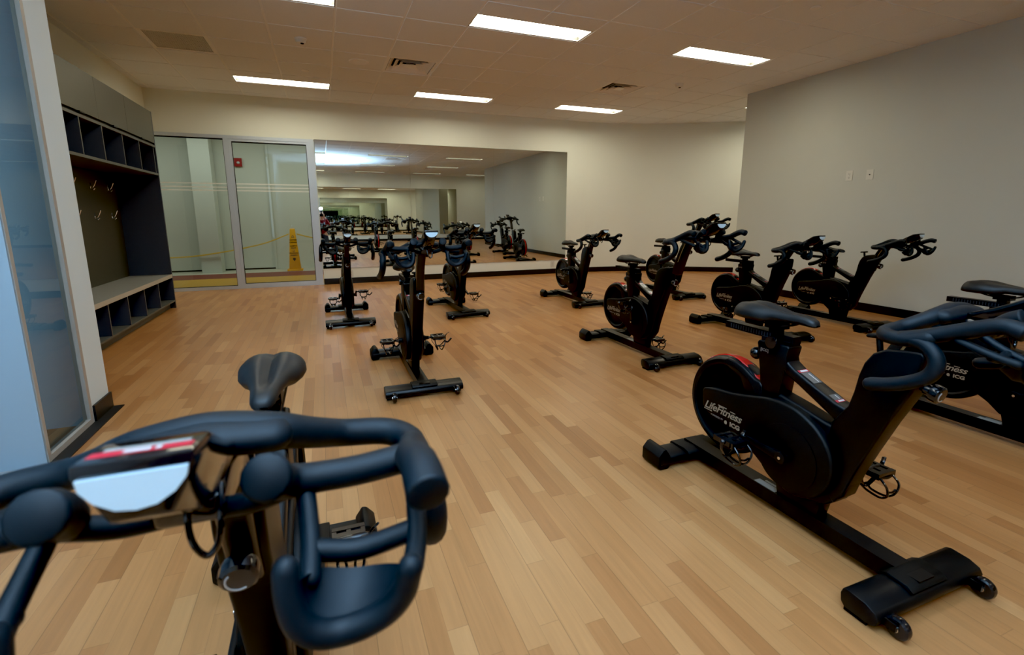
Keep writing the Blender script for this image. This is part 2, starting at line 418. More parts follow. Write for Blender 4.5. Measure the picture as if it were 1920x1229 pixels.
# ------------------------------------------------------------------ storefront in back wall (left of mirror)
b = new()
Z1 = 2.385
y0, y1 = YB - 0.02, YB + 0.06
box(b, XL, -0.04, y0, y1, 2.335, Z1, 0.003); box(b, XL, -0.04, y0, y1, 0.0, 0.05, 0.003)
box(b, -0.115, -0.04, y0, y1, 0.05, 2.335, 0.003); box(b, -1.335, -1.265, y0, y1, 0.05, 2.335, 0.003); box(b, XL, XL + 0.05, y0, y1, 0.05, 2.335, 0.003)
win = struct('window_1', b, M['alu'])
b = sheet((XL + 0.05, YB + 0.018, 0.05), (-1.335, YB + 0.018, 0.05), (-1.335, YB + 0.018, 2.335), (XL + 0.05, YB + 0.018, 2.335)); obj('pane', b, M['glass'], win, False)
b = sheet((-1.225, YB + 0.018, 0.075), (-0.155, YB + 0.018, 0.075), (-0.155, YB + 0.018, 2.30), (-1.225, YB + 0.018, 2.30)); obj('pane', b, M['glass'], win, False)
b = new()
for zz in (1.66, 1.605, 1.555): 
    box(b, XL + 0.05, -1.335, YB + 0.012, YB + 0.0145, zz - 0.009, zz + 0.009); box(b, -1.225, -0.155, YB + 0.012, YB + 0.0145, zz - 0.009, zz + 0.009)
o = obj('frosted_stripe', b, M['frost'], win, False); o['label'] = 'three thin frosted lines across the glass'
b = new()
box(b, -1.265, -1.225, YB - 0.012, YB + 0.05, 0.05, 2.335, 0.002); box(b, -0.155, -0.115, YB - 0.012, YB + 0.05, 0.05, 2.335, 0.002)
box(b, -1.225, -0.155, YB - 0.012, YB + 0.05, 2.30, 2.335, 0.002); box(b, -1.225, -0.155, YB - 0.012, YB + 0.05, 0.05, 0.075, 0.002)
obj('door_frame', b, M['alu'], win)

b = new()
for (gx0, gx1, gz0, gz1) in ((XL + 0.05, -1.335, 0.05, 2.335), (-1.225, -0.155, 0.075, 2.30)):
    yy0, yy1 = YB + 0.004, YB + 0.017; t_ = 0.009
    box(b, gx0, gx1, yy0, yy1, gz0, gz0 + t_); box(b, gx0, gx1, yy0, yy1, gz1 - t_ * 2, gz1); box(b, gx0, gx0 + t_, yy0, yy1, gz0 + t_, gz1 - t_ * 2); box(b, gx1 - t_, gx1, yy0, yy1, gz0 + t_, gz1 - t_ * 2)
obj('gasket', b, M['base'], win, False)
# corridor behind the storefront
b = new(); box(b, -6, 3, YB + 0.02, 13, -0.1, -0.002); struct('floor_corridor', b, M['cfloor'], False)
b = new(); box(b, -6, 3, 9.0, 10.32, -0.002, 0.0); struct('trim_3', b, M['cyel'], False)['label'] = 'yellow floor band in the corridor beyond the glass'
b = new(); box(b, -6, 3, 10.32, 11.15, -0.002, 0.0); struct('trim_4', b, M['cred'], False)['label'] = 'dark red floor band in the corridor beyond the glass'
b = new()
box(b, -6, 3, 11.85, 12.0, 0, 3.1); box(b, -0.98, 0.9, 11.80, 11.86, 0.0, 2.72); box(b, -1.02, -0.98, 11.78, 11.86, 0, 2.76)
struct('wall_corridor', b, M['cwall'], False)
b = new(); box(b, -6, 3, 11.845, 11.852, 0.0, 0.03); struct('baseboard_corridor', b, M['base'], False)
b = new(); box(b, -2.36, -2.0, 11.42, 11.80, 0, 3.1, 0.004); struct('trim_5', b, M['cwall'])['label'] = 'square white column in the corridor'
b = new(); box(b, -6, 3, YB + 0.16, 12, 3.0, 3.08); struct('ceiling_corridor', b, M['cwall'], False)
b = new(); box(b, 1.6, 1.7, YB + 0.16, 12, 0, 3.1); box(b, -5, -4.9, YB + 0.16, 12, 0, 3.1); struct('wall_corridor_end', b, M['cwall'], False)

# caution cone + chain
cone = tag(empty('caution_cone', (-0.60, 11.33, 0)), 'tall yellow safety cone with black lettering beyond the glass', 'safety cone')
b = new(); prism(b, [(-0.155, -0.13), (0.155, -0.13), (0.155, 0.13), (-0.155, 0.13)], 0, 0.035, 0.008, axis='z'); obj('cone_base', b, M['cone'], cone)
b = new()
def sq(w, d, z, r=0.3): return [(w * math.cos(a) * (1 if abs(math.cos(a)) > .99 else 1), d * math.sin(a), z) for a in [PI / 4 + k * PI / 2 for k in range(4)]]
loft(b, [sq(0.165, 0.155, 0.03), sq(0.070, 0.065, 0.885), sq(0.05, 0.05, 0.895)]); _bev(b, 0.006); obj('cone_body', b, M['cone'], cone)
b = new()
# face y at height z
def fy(z): return -(0.155 + (0.065 - 0.155) * (z - 0.03) / 0.855) * math.sin(PI / 4) - 0.003
tilt = math.atan((0.155 - 0.065) * math.sin(PI / 4) / 0.855)
for s_, z_, sz in (('CAUTION', 0.645, 0.034), ('CUIDADO', 0.595, 0.034), ('SAFETY', 0.515, 0.042), ('FIRST', 0.468, 0.042), ('LA', 0.413, 0.034), ('SEGURIDAD', 0.368, 0.034), ('PRIMERO', 0.322, 0.034)):
    b = new(); add_text(b, s_, sz, Matrix.Translation((0, fy(z_), z_)) @ Matrix.Rotation(PI / 2 - tilt, 4, 'X'), align='CENTER', bold=0.0008)
    obj('cone_lettering', b, M['ink'], cone, False)
b = new()
tm = Matrix.Translation((0, fy(0.71), 0.71)) @ Matrix.Rotation(PI / 2 - tilt, 4, 'X')
for p, q in (((-.028, 0), (.028, 0)), ((.028, 0), (0, .045)), ((0, .045), (-.028, 0))):
    tube(b, [tm @ Vector((*p, 0)), tm @ Vector((*q, 0))], 0.003, sides=6, smooth=False)
obj('warning_triangle', b, M['ink'], cone, False); b = new()
tm = Matrix.Translation((0, fy(0.24), 0.24)) @ Matrix.Rotation(PI / 2 - tilt, 4, 'X')
b2 = new(); b2.faces.new([b2.verts.new(tm @ Vector(p)) for p in ((0, -.035, 0), (.032, .012, 0), (.02, .038, 0), (-.02, .038, 0), (-.032, .012, 0))]); _merge(b, b2)
obj('cone_emblem', b, M['ink'], cone, False)
b = new(); lathe(b, [(0.018, 0.89), (0.016, 0.92), (0.012, 0.955), (0.004, 0.965)]); obj('cone_cap', b, M['stkw'], cone)
b = new()
L = [(-3.3, 11.45, 0.335), (-2.6, 11.40, 0.345), (-2.05, 11.37, 0.41), (-1.55, 11.35, 0.50), (-1.1, 11.33, 0.61), (-0.685, 11.33, 0.775)]
R_ = [(-0.515, 11.33, 0.775), (-0.3, 11.33, 0.715), (-0.05, 11.33, 0.66), (0.3, 11.33, 0.62), (0.9, 11.33, 0.64)]
for path, lab in ((L, 'long yellow plastic chain sagging left from the safety cone'), (R_, 'short yellow plastic chain running right from the safety cone')):
    b = new(); pp = smooth_path(path, 12)
    for k in range(len(pp) - 1):
        a, c = pp[k], pp[k + 1]; d = (c - a)
        nn = max(1, int(d.length / 0.034))
        for q in range(nn):
            p0 = a + d * (q / nn); p1 = a + d * ((q + 1.05) / nn)
            off = Vector((0, 0.006 if q % 2 else -0.006, 0.007 if q % 2 else -0.007))
            tube(b, [p0 + off, p1 + off], 0.0065, sides=5, smooth=False); tube(b, [p0 - off, p1 - off], 0.0065, sides=5, smooth=False)
    tag(obj('plastic_chain', b, M['chain']), lab, 'chain')
al = tag(empty('fire_alarm', (-1.56, 11.85, 2.27)), 'red wall alarm with a white strobe beyond the glass', 'fire alarm')
b = new(); box(b, -0.07, 0.07, -0.05, 0, -0.085, 0.085, 0.012, 3); obj('alarm_housing', b, M['alarm'], al)
b = new(); ellipsoid(b, (0.005, -0.052, -0.01), (0.032, 0.022, 0.028)); obj('strobe_lens', b, M['stkw'], al)

# ------------------------------------------------------------------ mirrors
def mirror(x0, x1, y, z0, z1, face, label, group):
    b = new(); yy = (y - 0.008, y - 0.001) if face < 0 else (y + 0.001, y + 0.008)
    box(b, x0 + 0.0015, x1 - 0.0015, yy[0], yy[1], z0, z1, 0.0012, 1)
    return tag(obj('wall_mirror', b, M['mirror'], None, False), label, 'mirror', group)
mirror(-0.03, 1.506, YB, 0.275, 2.39, -1, 'tall wall mirror panel beside the glass partition', 'mirror panels on the back wall')
mirror(1.506, 3.063, YB, 0.275, 2.39, -1, 'middle wall mirror panel on the back wall', 'mirror panels on the back wall')
mirror(3.063, 4.605, YB, 0.275, 2.39, -1, 'wall mirror panel at the right end of the back wall run', 'mirror panels on the back wall')
for k in range(4):
    mirror(-0.45 + k * 1.64, -0.45 + (k + 1) * 1.64, -5.4, 0.275, 2.39, 1, 'rear wall mirror panel seen only as a reflection inside the back mirror', 'mirror panels on the rear wall')

# ------------------------------------------------------------------ sidelight window at left
b = new()
box(b, -1.335, -1.298, 3.245, 3.275, 0.0, CEIL, 0.002); box(b, -1.335, -1.296, 2.775, 2.80, 0.0, CEIL, 0.002)
box(b, -1.335, -1.298, 2.80, 3.245, 0.0, 0.035, 0.002); box(b, -1.335, -1.298, 2.80, 3.245, CEIL - 0.06, CEIL, 0.002)
w2 = struct('window_2', b, M['shadedframe'])
b = sheet((-1.317, 2.80, 0.035), (-1.317, 3.245, 0.035), (-1.317, 3.245, CEIL - 0.06), (-1.317, 2.80, CEIL - 0.06)); obj('pane', b, M['glass'], w2, False)
b = new(); box(b, -1.50, -1.336, 2.765, 2.799, 0.0, CEIL, 0.003); box(b, -1.336, -1.30, 2.765, 2.775, 0, CEIL); struct('trim_6', b, M['blue'])['label'] = 'white, daylight-tinted door jamb beside the sidelight'
b = new(); box(b, -3.5, -1.30, 0.9, 3.275, -0.05, -0.001); struct('floor_vestibule', b, M['cfloor'], False)
b = new()
for k in range(9): box(b, -1.52, -1.34, 2.62 + k * 0.016, 2.628 + k * 0.016, -0.001, 0.004)
struct('trim_7', b, M['alu'], False)['label'] = 'ribbed metal threshold'
b = new(); box(b, -1.338, -1.262, 0.9, 0.97, 0, CEIL); box(b, -1.338, -1.30, 0.97, 2.765, CEIL - 0.5, CEIL - 0.44); struct('trim_8', b, M['alu'], False)['label'] = 'metal frame of the left opening'
b = new(); box(b, -2.95, -2.85, 0.9, 3.3, 0, CEIL + 0.1); struct('wall_vestibule', b, M['blue'], False)
b = new(); box(b, -2.85, -1.30, 3.262, 3.2745, 0, CEIL); struct('wall_vestibule_end', b, M['blue'], False)
b = new(); box(b, -2.9, -1.30, 0.8, 0.9, 0, CEIL + 0.1); struct('wall_vestibule_near', b, M['blue'], False)

# ------------------------------------------------------------------ cubby cabinet
XF = -1.83
cb = tag(empty('cubby_locker', (-2.06, 5.3, 0)), 'dark grey built-in coat locker with cubbies, hooks and a pale bench', 'locker unit')
cb.location = (0, 0, 0)
YE, YS = 7.25, 3.53
def part(name, m, *boxes, bev=0.0015, parent=cb):
    b = new()
    for q in boxes: box(b, *q, bev, 1)
    return obj(name, b, m, parent)
part('end_panel', M['cabin'], (XL, XF - 0.0, YE - 0.028, YE, 0, 2.40))
part('back_panel', M['cabback'], (XL, XL + 0.02, YS, YE - 0.028, 0.0, 2.38))
part('base_plinth', M['edge'], (XL + 0.02, XF - 0.06, YS, YE - 0.028, 0, 0.085))
b = new(); box(b, XL + 0.02, XF + 0.0, YS, YE - 0.028, 0.395, 0.435, 0.003, 2); bt = obj('bench_top', b, M['bench'], cb)
part('bench_edge', M['benchedge'], (XF + 0.0, XF + 0.004, YS, YE - 0.028, 0.393, 0.437), parent=bt)
part('cubby_shelf', M['edge'], (XL + 0.02, XF, YS, YE - 0.028, 0.085, 0.105))
part('cubby_shelf', M['edge'], (XL + 0.02, XF, YS, YE - 0.028, 1.655, 1.68))
part('cubby_shelf', M['edge'], (XL + 0.02, XF, YS, YE - 0.028, 1.985, 2.01))
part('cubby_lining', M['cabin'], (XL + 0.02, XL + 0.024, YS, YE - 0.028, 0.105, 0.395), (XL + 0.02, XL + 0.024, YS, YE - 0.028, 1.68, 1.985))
def divider(yy, z0, z1):
    b = new(); box(b, XL + 0.024, XF, yy - 0.009, yy + 0.009, z0, z1)
    for f in b.faces:
        if f.calc_center_median().x > XF - 0.001: f.material_index = 1
    obj('cubby_divider', b, None, cb, False, mats=[M['cabin'], M['edge']])
for yy in (3.72, 4.22, 4.72, 5.215, 5.67, 6.165, 6.65, 7.15): divider(yy, 1.68, 1.985)
for yy in (3.72, 4.22, 4.72, 5.215, 5.685, 6.165, 6.65): divider(yy, 0.105, 0.395)
part('top_panel', M['cab'], (XL, XF - 0.02, YS, YE - 0.028, 2.38, 2.40))
ds = [3.53, 4.20, 4.92, 5.635, 6.36, YE - 0.028]
for d0, d1 in zip(ds, ds[1:]):
    d = part('locker_door', M['cab'], (XF - 0.018, XF, d0 + 0.002, d1 - 0.002, 2.035, 2.398))
    c = (d0 + d1) / 2
    part('door_pull', M['bk'], (XF - 0.004, XF + 0.012, c - 0.05, c + 0.05, 2.022, 2.034), parent=d)
part('door_shadow_gap', M['dark'], (XF - 0.018, XF - 0.016, YS, YE - 0.028, 2.01, 2.036))
for (y, z) in ((6.49, 1.50), (6.95, 1.50), (6.49, 1.185), (6.95, 1.185), (6.03, 1.50), (6.03, 1.185)):
    b = new(); box(b, 0, 0.006, -0.014, 0.014, -0.055, 0.02, 0.003); h = obj('coat_hook', b, M['chrome'], cb); h.location = (XL + 0.02, y, z); h.scale = (0.75, 0.75, 0.85)
    h['label'] = 'chrome coat hook'
    b = new(); tube(b, [(0.004, 0, -0.03), (0.03, 0, -0.035), (0.055, 0, 0.0), (0.075, 0, 0.045)], [0.007, 0.006, 0.006, 0.007], sides=8)
    tube(b, [(0.004, 0, -0.025), (0.004, 0, -0.045), (0.03, 0, -0.065), (0.05, 0, -0.05)], 0.006, sides=8); obj('hook_prong', b, M['chrome'], h)

# ------------------------------------------------------------------ ceiling fixtures
LL = {(1, 3): 'lit ceiling strip light in front of the glass partition', (5, 3): 'lit ceiling strip light above the back wall mirror', (9, 3): 'lit ceiling strip light nearest the curved wall',
      (14, 1): 'lit ceiling strip light just peeking past the right wall corner', (1, -2): 'lit ceiling strip light cut by the top edge of the photo', (5, -2): 'largest lit ceiling strip light, top centre', (9, -2): 'lit ceiling strip light nearest the right wall'}
proto = None; lenses = {}
for (i, j) in lights:
    x0, x1, y0, y1 = lx(i), lx(i + 2), ly(j + 0.5), ly(j + 1)
    cx, cy = (x0 + x1) / 2, (y0 + y1) / 2
    if proto is None:
        t = empty('ceiling_light', (cx, cy, CEIL)); hx, hy = (x1 - x0) / 2 - 0.001, (y1 - y0) / 2 - 0.001
        d = 0.042
        b = new()
        box(b, -hx, hx, -hy, -hy + 0.008, -0.003, d); box(b, -hx, hx, hy - 0.008, hy, -0.003, d)
        box(b, -hx, -hx + 0.008, -hy + 0.008, hy - 0.008, -0.003, d); box(b, hx - 0.008, hx, -hy + 0.008, hy - 0.008, -0.003, d)
        box(b, -hx, hx, -hy, hy, d + 0.008, d + 0.02)
        obj('light_housing', b, M['trough'], t, False)
        b = new(); box(b, -hx + 0.009, hx - 0.009, -hy + 0.009, hy - 0.009, d, d + 0.006); obj('light_lens', b, M['emit'], t, False)
        proto = t; o = t
    else:
        o = copy_tree(proto); o.location = (cx, cy, CEIL)
        if j < -2:
            for c_ in o.children:
                if c_.name.startswith('light_lens'):
                    if 'r' not in lenses:
                        lenses['r'] = c_.data.copy(); lenses['r'].materials[0] = M['emitr']
                    c_.data = lenses['r']
    tag(o, LL.get((i, j), 'lit ceiling strip light of the rear half, visible only in the mirrors'), 'ceiling light', 'recessed ceiling strip lights')
proto = None
DL = ['square louvred ceiling diffuser above the middle of the room', 'square louvred ceiling diffuser towards the right wall', 'square louvred ceiling diffuser of the rear half, seen in the mirror', 'square louvred ceiling diffuser of the rear half, seen in the mirror']
for k, (i, j) in enumerate(diffs):
    cx, cy = lx(i + .5), ly(j + .5)
    if proto is None:
        t = empty('air_diffuser', (cx, cy, CEIL)); hh = T / 2 - 0.003
        b = new()
        for (a0, a1) in ((hh, hh - 0.03),):
            for s in (-1, 1):
                box(b, -a0, a0, *sorted((s * a0, s * a1)), -0.004, 0.004); box(b, *sorted((s * a0, s * a1)), -a1, a1, -0.004, 0.004)
        obj('diffuser_frame', b, M['vent'], t, False)
        for q, (ro, ri) in enumerate(((0.265, 0.205), (0.200, 0.140), (0.135, 0.080), (0.072, 0.0))):
            b = new(); zi, zo = 0.042, 0.0
            def rg(r, z): return [(r, r, z), (-r, r, z), (-r, -r, z), (r, -r, z)]
            if ri: loft(b, [rg(ro, zo), rg(ri, zi), rg(ri, zi + 0.003), rg(ro, zo + 0.004)], caps=False)
            else: loft(b, [rg(ro, zo), rg(ro - 0.03, zo + 0.02), rg(0.005, zo + 0.022)])
            obj('diffuser_ring', b, M['vent'], t, False)
        b = new(); box(b, -hh, hh, -hh, hh, 0.10, 0.11); box(b, -hh, hh, hh - 0.004, hh, 0.004, 0.10); box(b, -hh, hh, -hh, -hh + 0.004, 0.004, 0.10); box(b, -hh, -hh + 0.004, -hh, hh, 0.004, 0.10); box(b, hh - 0.004, hh, -hh, hh, 0.004, 0.10)
        obj('diffuser_duct', b, M['dark'], t, False); proto = t; o = t
    else: o = copy_tree(proto); o.location = (cx, cy, CEIL)
    tag(o, DL[k], 'air vent', 'square ceiling diffusers')
i, j = grilles[0]
t = tag(empty('return_grille', (lx(i + .5), ly(j + .5), CEIL)), 'slatted return-air grille in the ceiling above the locker unit', 'air vent')
hh = T / 2 - 0.004
b = new()
for s in (-1, 1):
    box(b, -hh, hh, *sorted((s * hh, s * (hh - 0.028))), -0.004, 0.008); box(b, *sorted((s * hh, s * (hh - 0.028))), -hh + 0.028, hh - 0.028, -0.004, 0.008)
obj('grille_frame', b, M['vent'], t, False)
b = new(); n = 34
for k in range(n + 1):
    x = -hh + 0.028 + (2 * hh - 0.056) * k / n; box(b, x - 0.0022, x + 0.0022, -hh + 0.028, hh - 0.028, -0.003, 0.012)
for k in range(1, 12):
    y = -hh + 0.028 + (2 * hh - 0.056) * k / 12; box(b, -hh + 0.028, hh - 0.028, y - 0.0018, y + 0.0018, 0.001, 0.012)
obj('grille_slats', b, M['vent'], t, False)
b = new(); box(b, -hh, hh, -hh, hh, 0.05, 0.06); obj('grille_duct', b, M['dark'], t, False)
def disc(name, x, y, prof, label, cat, m=M['vent'], group=None):
    b = new(); lathe(b, prof, (0, 0, 0), (0, 0, -1)); o = tag(obj(name, b, m), label, cat, group); o.location = (x, y, CEIL - 0.008); return o
for i, j, l in ((3.5, 1.5, 'round flush ceiling speaker left of the middle diffuser'), (10.46, 1.5, 'round flush ceiling speaker towards the right wall')):
    disc('ceiling_speaker', lx(i), ly(j), [(0.115, -0.002), (0.115, 0.004), (0.105, 0.007), (0.10, 0.005), (0.0, 0.006)], l, 'speaker', M['tbar'], 'ceiling speakers')
for i, j, l in ((2.48, 0.55, 'white domed smoke detector above the left half of the room'), (10.53, 0.58, 'white domed smoke detector towards the right wall')):
    o = disc('smoke_detector', lx(i), ly(j), [(0.062, -0.001), (0.062, 0.012), (0.055, 0.018), (0.052, 0.03), (0.040, 0.042), (0.0, 0.044)], l, 'smoke detector', M['whitemetal'], 'smoke detectors')
    b = new(); lathe(b, [(0.018, 0.0435), (0.016, 0.050), (0.0, 0.051)], (0.012, 0.0, 0), (0, 0, -1)); obj('detector_sensor', b, M['dark'], o)
for i, j, l in ((2.5, 2.52, 'small round sprinkler cap near the glass partition'), (9.47, 2.52, 'small round sprinkler cap near the curved wall'), (9.54, -3.5, 'round sprinkler cap near the top edge of the photo')):
    disc('ceiling_sprinkler', lx(i), ly(j), [(0.045, -0.03), (0.045, 0.004), (0.04, 0.008), (0.0, 0.009)], l, 'sprinkler', M['vent'], 'sprinkler caps')

# outlets
def outlet(loc, rz, label, kind):
    o = tag(empty('wall_outlet', loc, rz), label, 'outlet', 'wall outlets')
    b = new(); box(b, -0.04, 0.04, -0.006, 0, -0.06, 0.06, 0.003); p = obj('cover_plate', b, M['plate'], o)
    b = new()
    if kind == 0:
        for zz in (0.02, -0.02):
            for xx in (-0.007, 0.007): box(b, xx - 0.0015, xx + 0.0015, -0.0072, -0.0055, zz - 0.006, zz + 0.006)
            box(b, -0.003, 0.003, -0.0072, -0.0055, zz - 0.014, zz - 0.009)
    else: lathe(b, [(0.007, 0.005), (0.007, 0.012), (0.003, 0.014), (0.0, 0.014)], (0, 0, 0), (0, -1, 0))
    obj('outlet_slots', b, M['slot'], p, False)
outlet((XR, 4.25, 1.655), -PI / 2, 'white duplex power outlet on the right wall, the one further from the photo edge', 0)
outlet((XR, 4.005, 1.65), -PI / 2, 'white coaxial socket plate on the right wall, the one nearer the photo edge', 1)
outlet((0.414, YB, 0.175), 0, 'white power outlet on the back wall below the mirror behind the leftmost bikes', 0)
outlet((4.32, YB, 0.195), 0, 'white power outlet on the back wall below the mirror near the curved wall', 0)

# ------------------------------------------------------------------ spin bike
def build_bike():
    root = empty('spin_bike')
    # ---- base
    b = new(); box(b, -0.50, 0.52, -0.036, 0.036, 0.030, 0.088, 0.008, 2)
    base = obj('base_beam', b, M['bk'], root)
    b = new(); box(b, -0.085, 0.012, -0.032, 0.0, 0.0882, 0.0888); box(b, -0.065, 0.03, 0.004, 0.016, 0.0882, 0.0888)
    o = obj('rating_sticker', b, M['stkg'], base, False); o['label'] = 'grey printed sticker'
    b = new(); prism(b, [(0.02, 0.086), (0.185, 0.086), (0.20, 0.16), (0.0, 0.16)], -0.03, 0.03, 0.006); obj('support_block', b, M['bk'], root)
    # front stabilizer
    b = new()
    pf = [(0.435, 0.055), (0.44, 0.072), (0.455, 0.078), (0.505, 0.074), (0.535, 0.062), (0.545, 0.045), (0.54, 0.026), (0.525, 0.016), (0.45, 0.016), (0.438, 0.03)]
    prism(b, pf, -0.255, 0.255, 0.005, 2)
    fs = obj('front_stabilizer', b, M['bk'], root)
    b = new(); prism(b, [(0.43, 0.074), (0.455, 0.09), (0.515, 0.086), (0.535, 0.072), (0.52, 0.06), (0.45, 0.06)], -0.085, 0.085, 0.006, 2); obj('joint_plate', b, M['bkp'], fs)
    for s in (-1, 1):
        b = new(); box(b, 0.445, 0.51, s * 0.22 - 0.025, s * 0.22 + 0.025, 0.0, 0.02, 0.004); obj('levelling_foot', b, M['rub'], fs)
    for s in (-1, 1):
        b = new(); y = s * 0.205
        lathe(b, [(0.012, -0.012), (0.026, -0.0125), (0.031, -0.009), (0.033, 0), (0.031, 0.009), (0.026, 0.0125), (0.012, 0.012)], (0.568, y, 0.033), (0, 1, 0), 26)
        w = obj('transport_wheel', b, M['bkg'], fs)
        b = new(); lathe(b, [(0.009, -0.0155), (0.009, 0.0155)], (0.568, y, 0.033), (0, 1, 0), 14); obj('wheel_bolt', b, M['chrome'], w)
        b = new()
        for q in (-0.018, 0.018): box(b, 0.52, 0.572, y + q - 0.003, y + q + 0.003, 0.026, 0.05, 0.002)
        box(b, 0.515, 0.530, y - 0.021, y + 0.021, 0.028, 0.05, 0.002)
        obj('wheel_bracket', b, M['bk'], fs)
    # rear stabilizer
    b = new(); prism(b, [(-0.53, 0.03), (-0.525, 0.060), (-0.51, 0.068), (-0.43, 0.068), (-0.41, 0.058), (-0.405, 0.03), (-0.42, 0.018), (-0.515, 0.018)], -0.245, 0.245, 0.005, 2)
    rs = obj('rear_stabilizer', b, M['bk'], root)
    b = new(); prism(b, [(-0.535, 0.06), (-0.52, 0.076), (-0.43, 0.082), (-0.40, 0.076), (-0.39, 0.06)], -0.10, 0.10, 0.005); obj('joint_plate', b, M['bkp'], rs)
    for s in (-1, 1):
        b = new(); prism(b, [(s * 0.19, 0.066), (s * 0.215, 0.102), (s * 0.232, 0.098), (s * 0.258, 0.068), (s * 0.258, 0.015), (s * 0.245, 0.0), (s * 0.20, 0.0), (s * 0.19, 0.015)], -0.535, -0.41, 0.006, 2, axis='x')
        obj('foot_cap', b, M['bkp'], rs)
    # ---- main frame
    b = new()
    prism(b, [(-0.16, 0.43), (-0.10, 0.505), (-0.02, 0.495), (0.08, 0.478), (0.17, 0.458), (0.235, 0.45), (0.29, 0.40), (0.297, 0.33), (0.27, 0.22), (0.215, 0.155), (0.11, 0.128), (0.0, 0.14), (-0.13, 0.25)], -0.036, 0.040, 0.012, 3)
    # seat tube
    prism(b, [(-0.10, 0.47), (-0.106, 0.54), (-0.122, 0.62), (-0.133, 0.672), (-0.125, 0.683), (0.003, 0.687), (0.010, 0.68), (0.002, 0.64), (0.012, 0.605), (0.0, 0.59), (-0.012, 0.47)], -0.036, 0.036, 0.012, 3)
    # top tube
    prism(b, [(-0.02, 0.652), (0.004, 0.628), (0.04, 0.605), (0.12, 0.570), (0.20, 0.537), (0.25, 0.528), (0.26, 0.47), (0.233, 0.462), (0.15, 0.505), (0.06, 0.552), (0.0, 0.578)], -0.034, 0.034, 0.010, 3)
    # mast
    prism(b, [(0.20, 0.47), (0.232, 0.522), (0.246, 0.545), (0.258, 0.60), (0.266, 0.66), (0.278, 0.705), (0.300, 0.742), (0.335, 0.764), (0.40, 0.776), (0.432, 0.778), (0.440, 0.765), (0.436, 0.71), (0.424, 0.655), (0.372, 0.53), (0.328, 0.41), (0.300, 0.33), (0.272, 0.235), (0.24, 0.18), (0.17, 0.25)], -0.037, 0.037, 0.014, 3)
    fr = obj('main_frame', b, M['bk'], root)
    # stickers lie on the top tube (front: z down). slope from (0.04,.605) to (0.20,.537)
    def on_tube(u0, u1, y0, y1, lift):
        sl = (0.537 - 0.605) / 0.16
        f = lambda u: 0.605 + sl * (u - 0.04) + lift
        return [(u0, y0, f(u0)), (u1, y0, f(u1)), (u1, y1, f(u1)), (u0, y1, f(u0))]
    def quad(bm, p, mi=0):
        f = bm.faces.new([bm.verts.new(q) for q in p]); f.material_index = mi
    b = new(); quad(b, on_tube(0.045, 0.057, -0.026, 0.026, 0.0012), 0); quad(b, on_tube(0.058, 0.112, -0.022, 0.022, 0.0010), 1); quad(b, on_tube(0.047, 0.055, -0.016, 0.02, 0.0016), 2)
    quad(b, on_tube(0.066, 0.108, 0.006, 0.010, 0.0015), 2)
    o = obj('warning_sticker', b, None, fr, False, mats=[M['stkr'], M['stkd'], M['stkw']]); o['label'] = 'red and grey printed warning sticker'
    b = new(); quad(b, on_tube(0.193, 0.203, -0.022, 0.022, 0.0012), 0); quad(b, on_tube(0.168, 0.192, -0.020, 0.020, 0.0010), 1); quad(b, on_tube(0.195, 0.201, -0.010, 0.018, 0.0016), 2)
    quad(b, on_tube(0.172, 0.190, 0.004, 0.008, 0.0015), 2)
    o = obj('warning_sticker', b, None, fr, False, mats=[M['stkr'], M['stkd'], M['stkw']]); o['label'] = 'small red and dark printed warning sticker'
    b = new()
    for s in (-1, 1):
        mt = Matrix.Translation((-0.113 if s < 0 else -0.085, s * 0.0368, 0.643)) @ (Matrix.Rotation(PI / 2, 4, 'X') if s < 0 else Matrix.Rotation(PI, 4, 'Z') @ Matrix.Rotation(PI / 2, 4, 'X'))
        add_text(b, '[ICG]', 0.016, mt, bold=0.0002)
    obj('frame_emblem', b, M['logod'], fr, False)
    # ---- flywheel cover: rounded ring + recessed discs + swoop to seat tube
    b = new(); C = (-0.265, 0.355); Ro = 0.215
    prof = []
    n = 56
    rings = []
    sec = [(0.172, -0.024), (0.176, -0.036), (0.186, -0.042), (0.200, -0.040), (0.210, -0.030), (0.2145, -0.014), (0.2145, 0.014), (0.210, 0.030), (0.200, 0.040), (0.186, 0.042), (0.176, 0.036), (0.172, 0.024)]
    for k in range(n):
        a = 2 * PI * k / n
        rings.append([(C[0] + r * math.cos(a), y, C[1] + r * math.sin(a)) for r, y in sec])
    rings.append(rings[0]); loft(b, rings, closed=True, caps=False)
    # swoop from top of the ring down to seat tube base
    prism(b, [(-0.32, 0.545), (-0.27, 0.566), (-0.225, 0.562), (-0.185, 0.550), (-0.15, 0.530), (-0.125, 0.517), (-0.10, 0.515), (-0.085, 0.50), (-0.085, 0.42), (-0.16, 0.42), (-0.20, 0.50)], -0.040, 0.040, 0.010, 3)
    fw = obj('flywheel_cover', b, M['bk'], root)
    b = new(); lathe(b, [(0.0, -0.026), (0.06, -0.027), (0.068, -0.024), (0.174, -0.022), (0.174, 0.022), (0.068, 0.024), (0.06, 0.027), (0.0, 0.026)], (C[0], 0, C[1]), (0, 1, 0), 48); obj('flywheel_disc', b, M['bkd'], root)
    # red stripe: along crest
    crest = [(C[0] + (Ro + 0.003) * math.cos(math.radians(a)), C[1] + (Ro + 0.003) * math.sin(math.radians(a))) for a in range(252, 74, -6)]
    crest += [(-0.185, 0.5525), (-0.15, 0.5325), (-0.125, 0.5195), (-0.10, 0.518)]
    b = new(); N = len(crest)
    rg = []
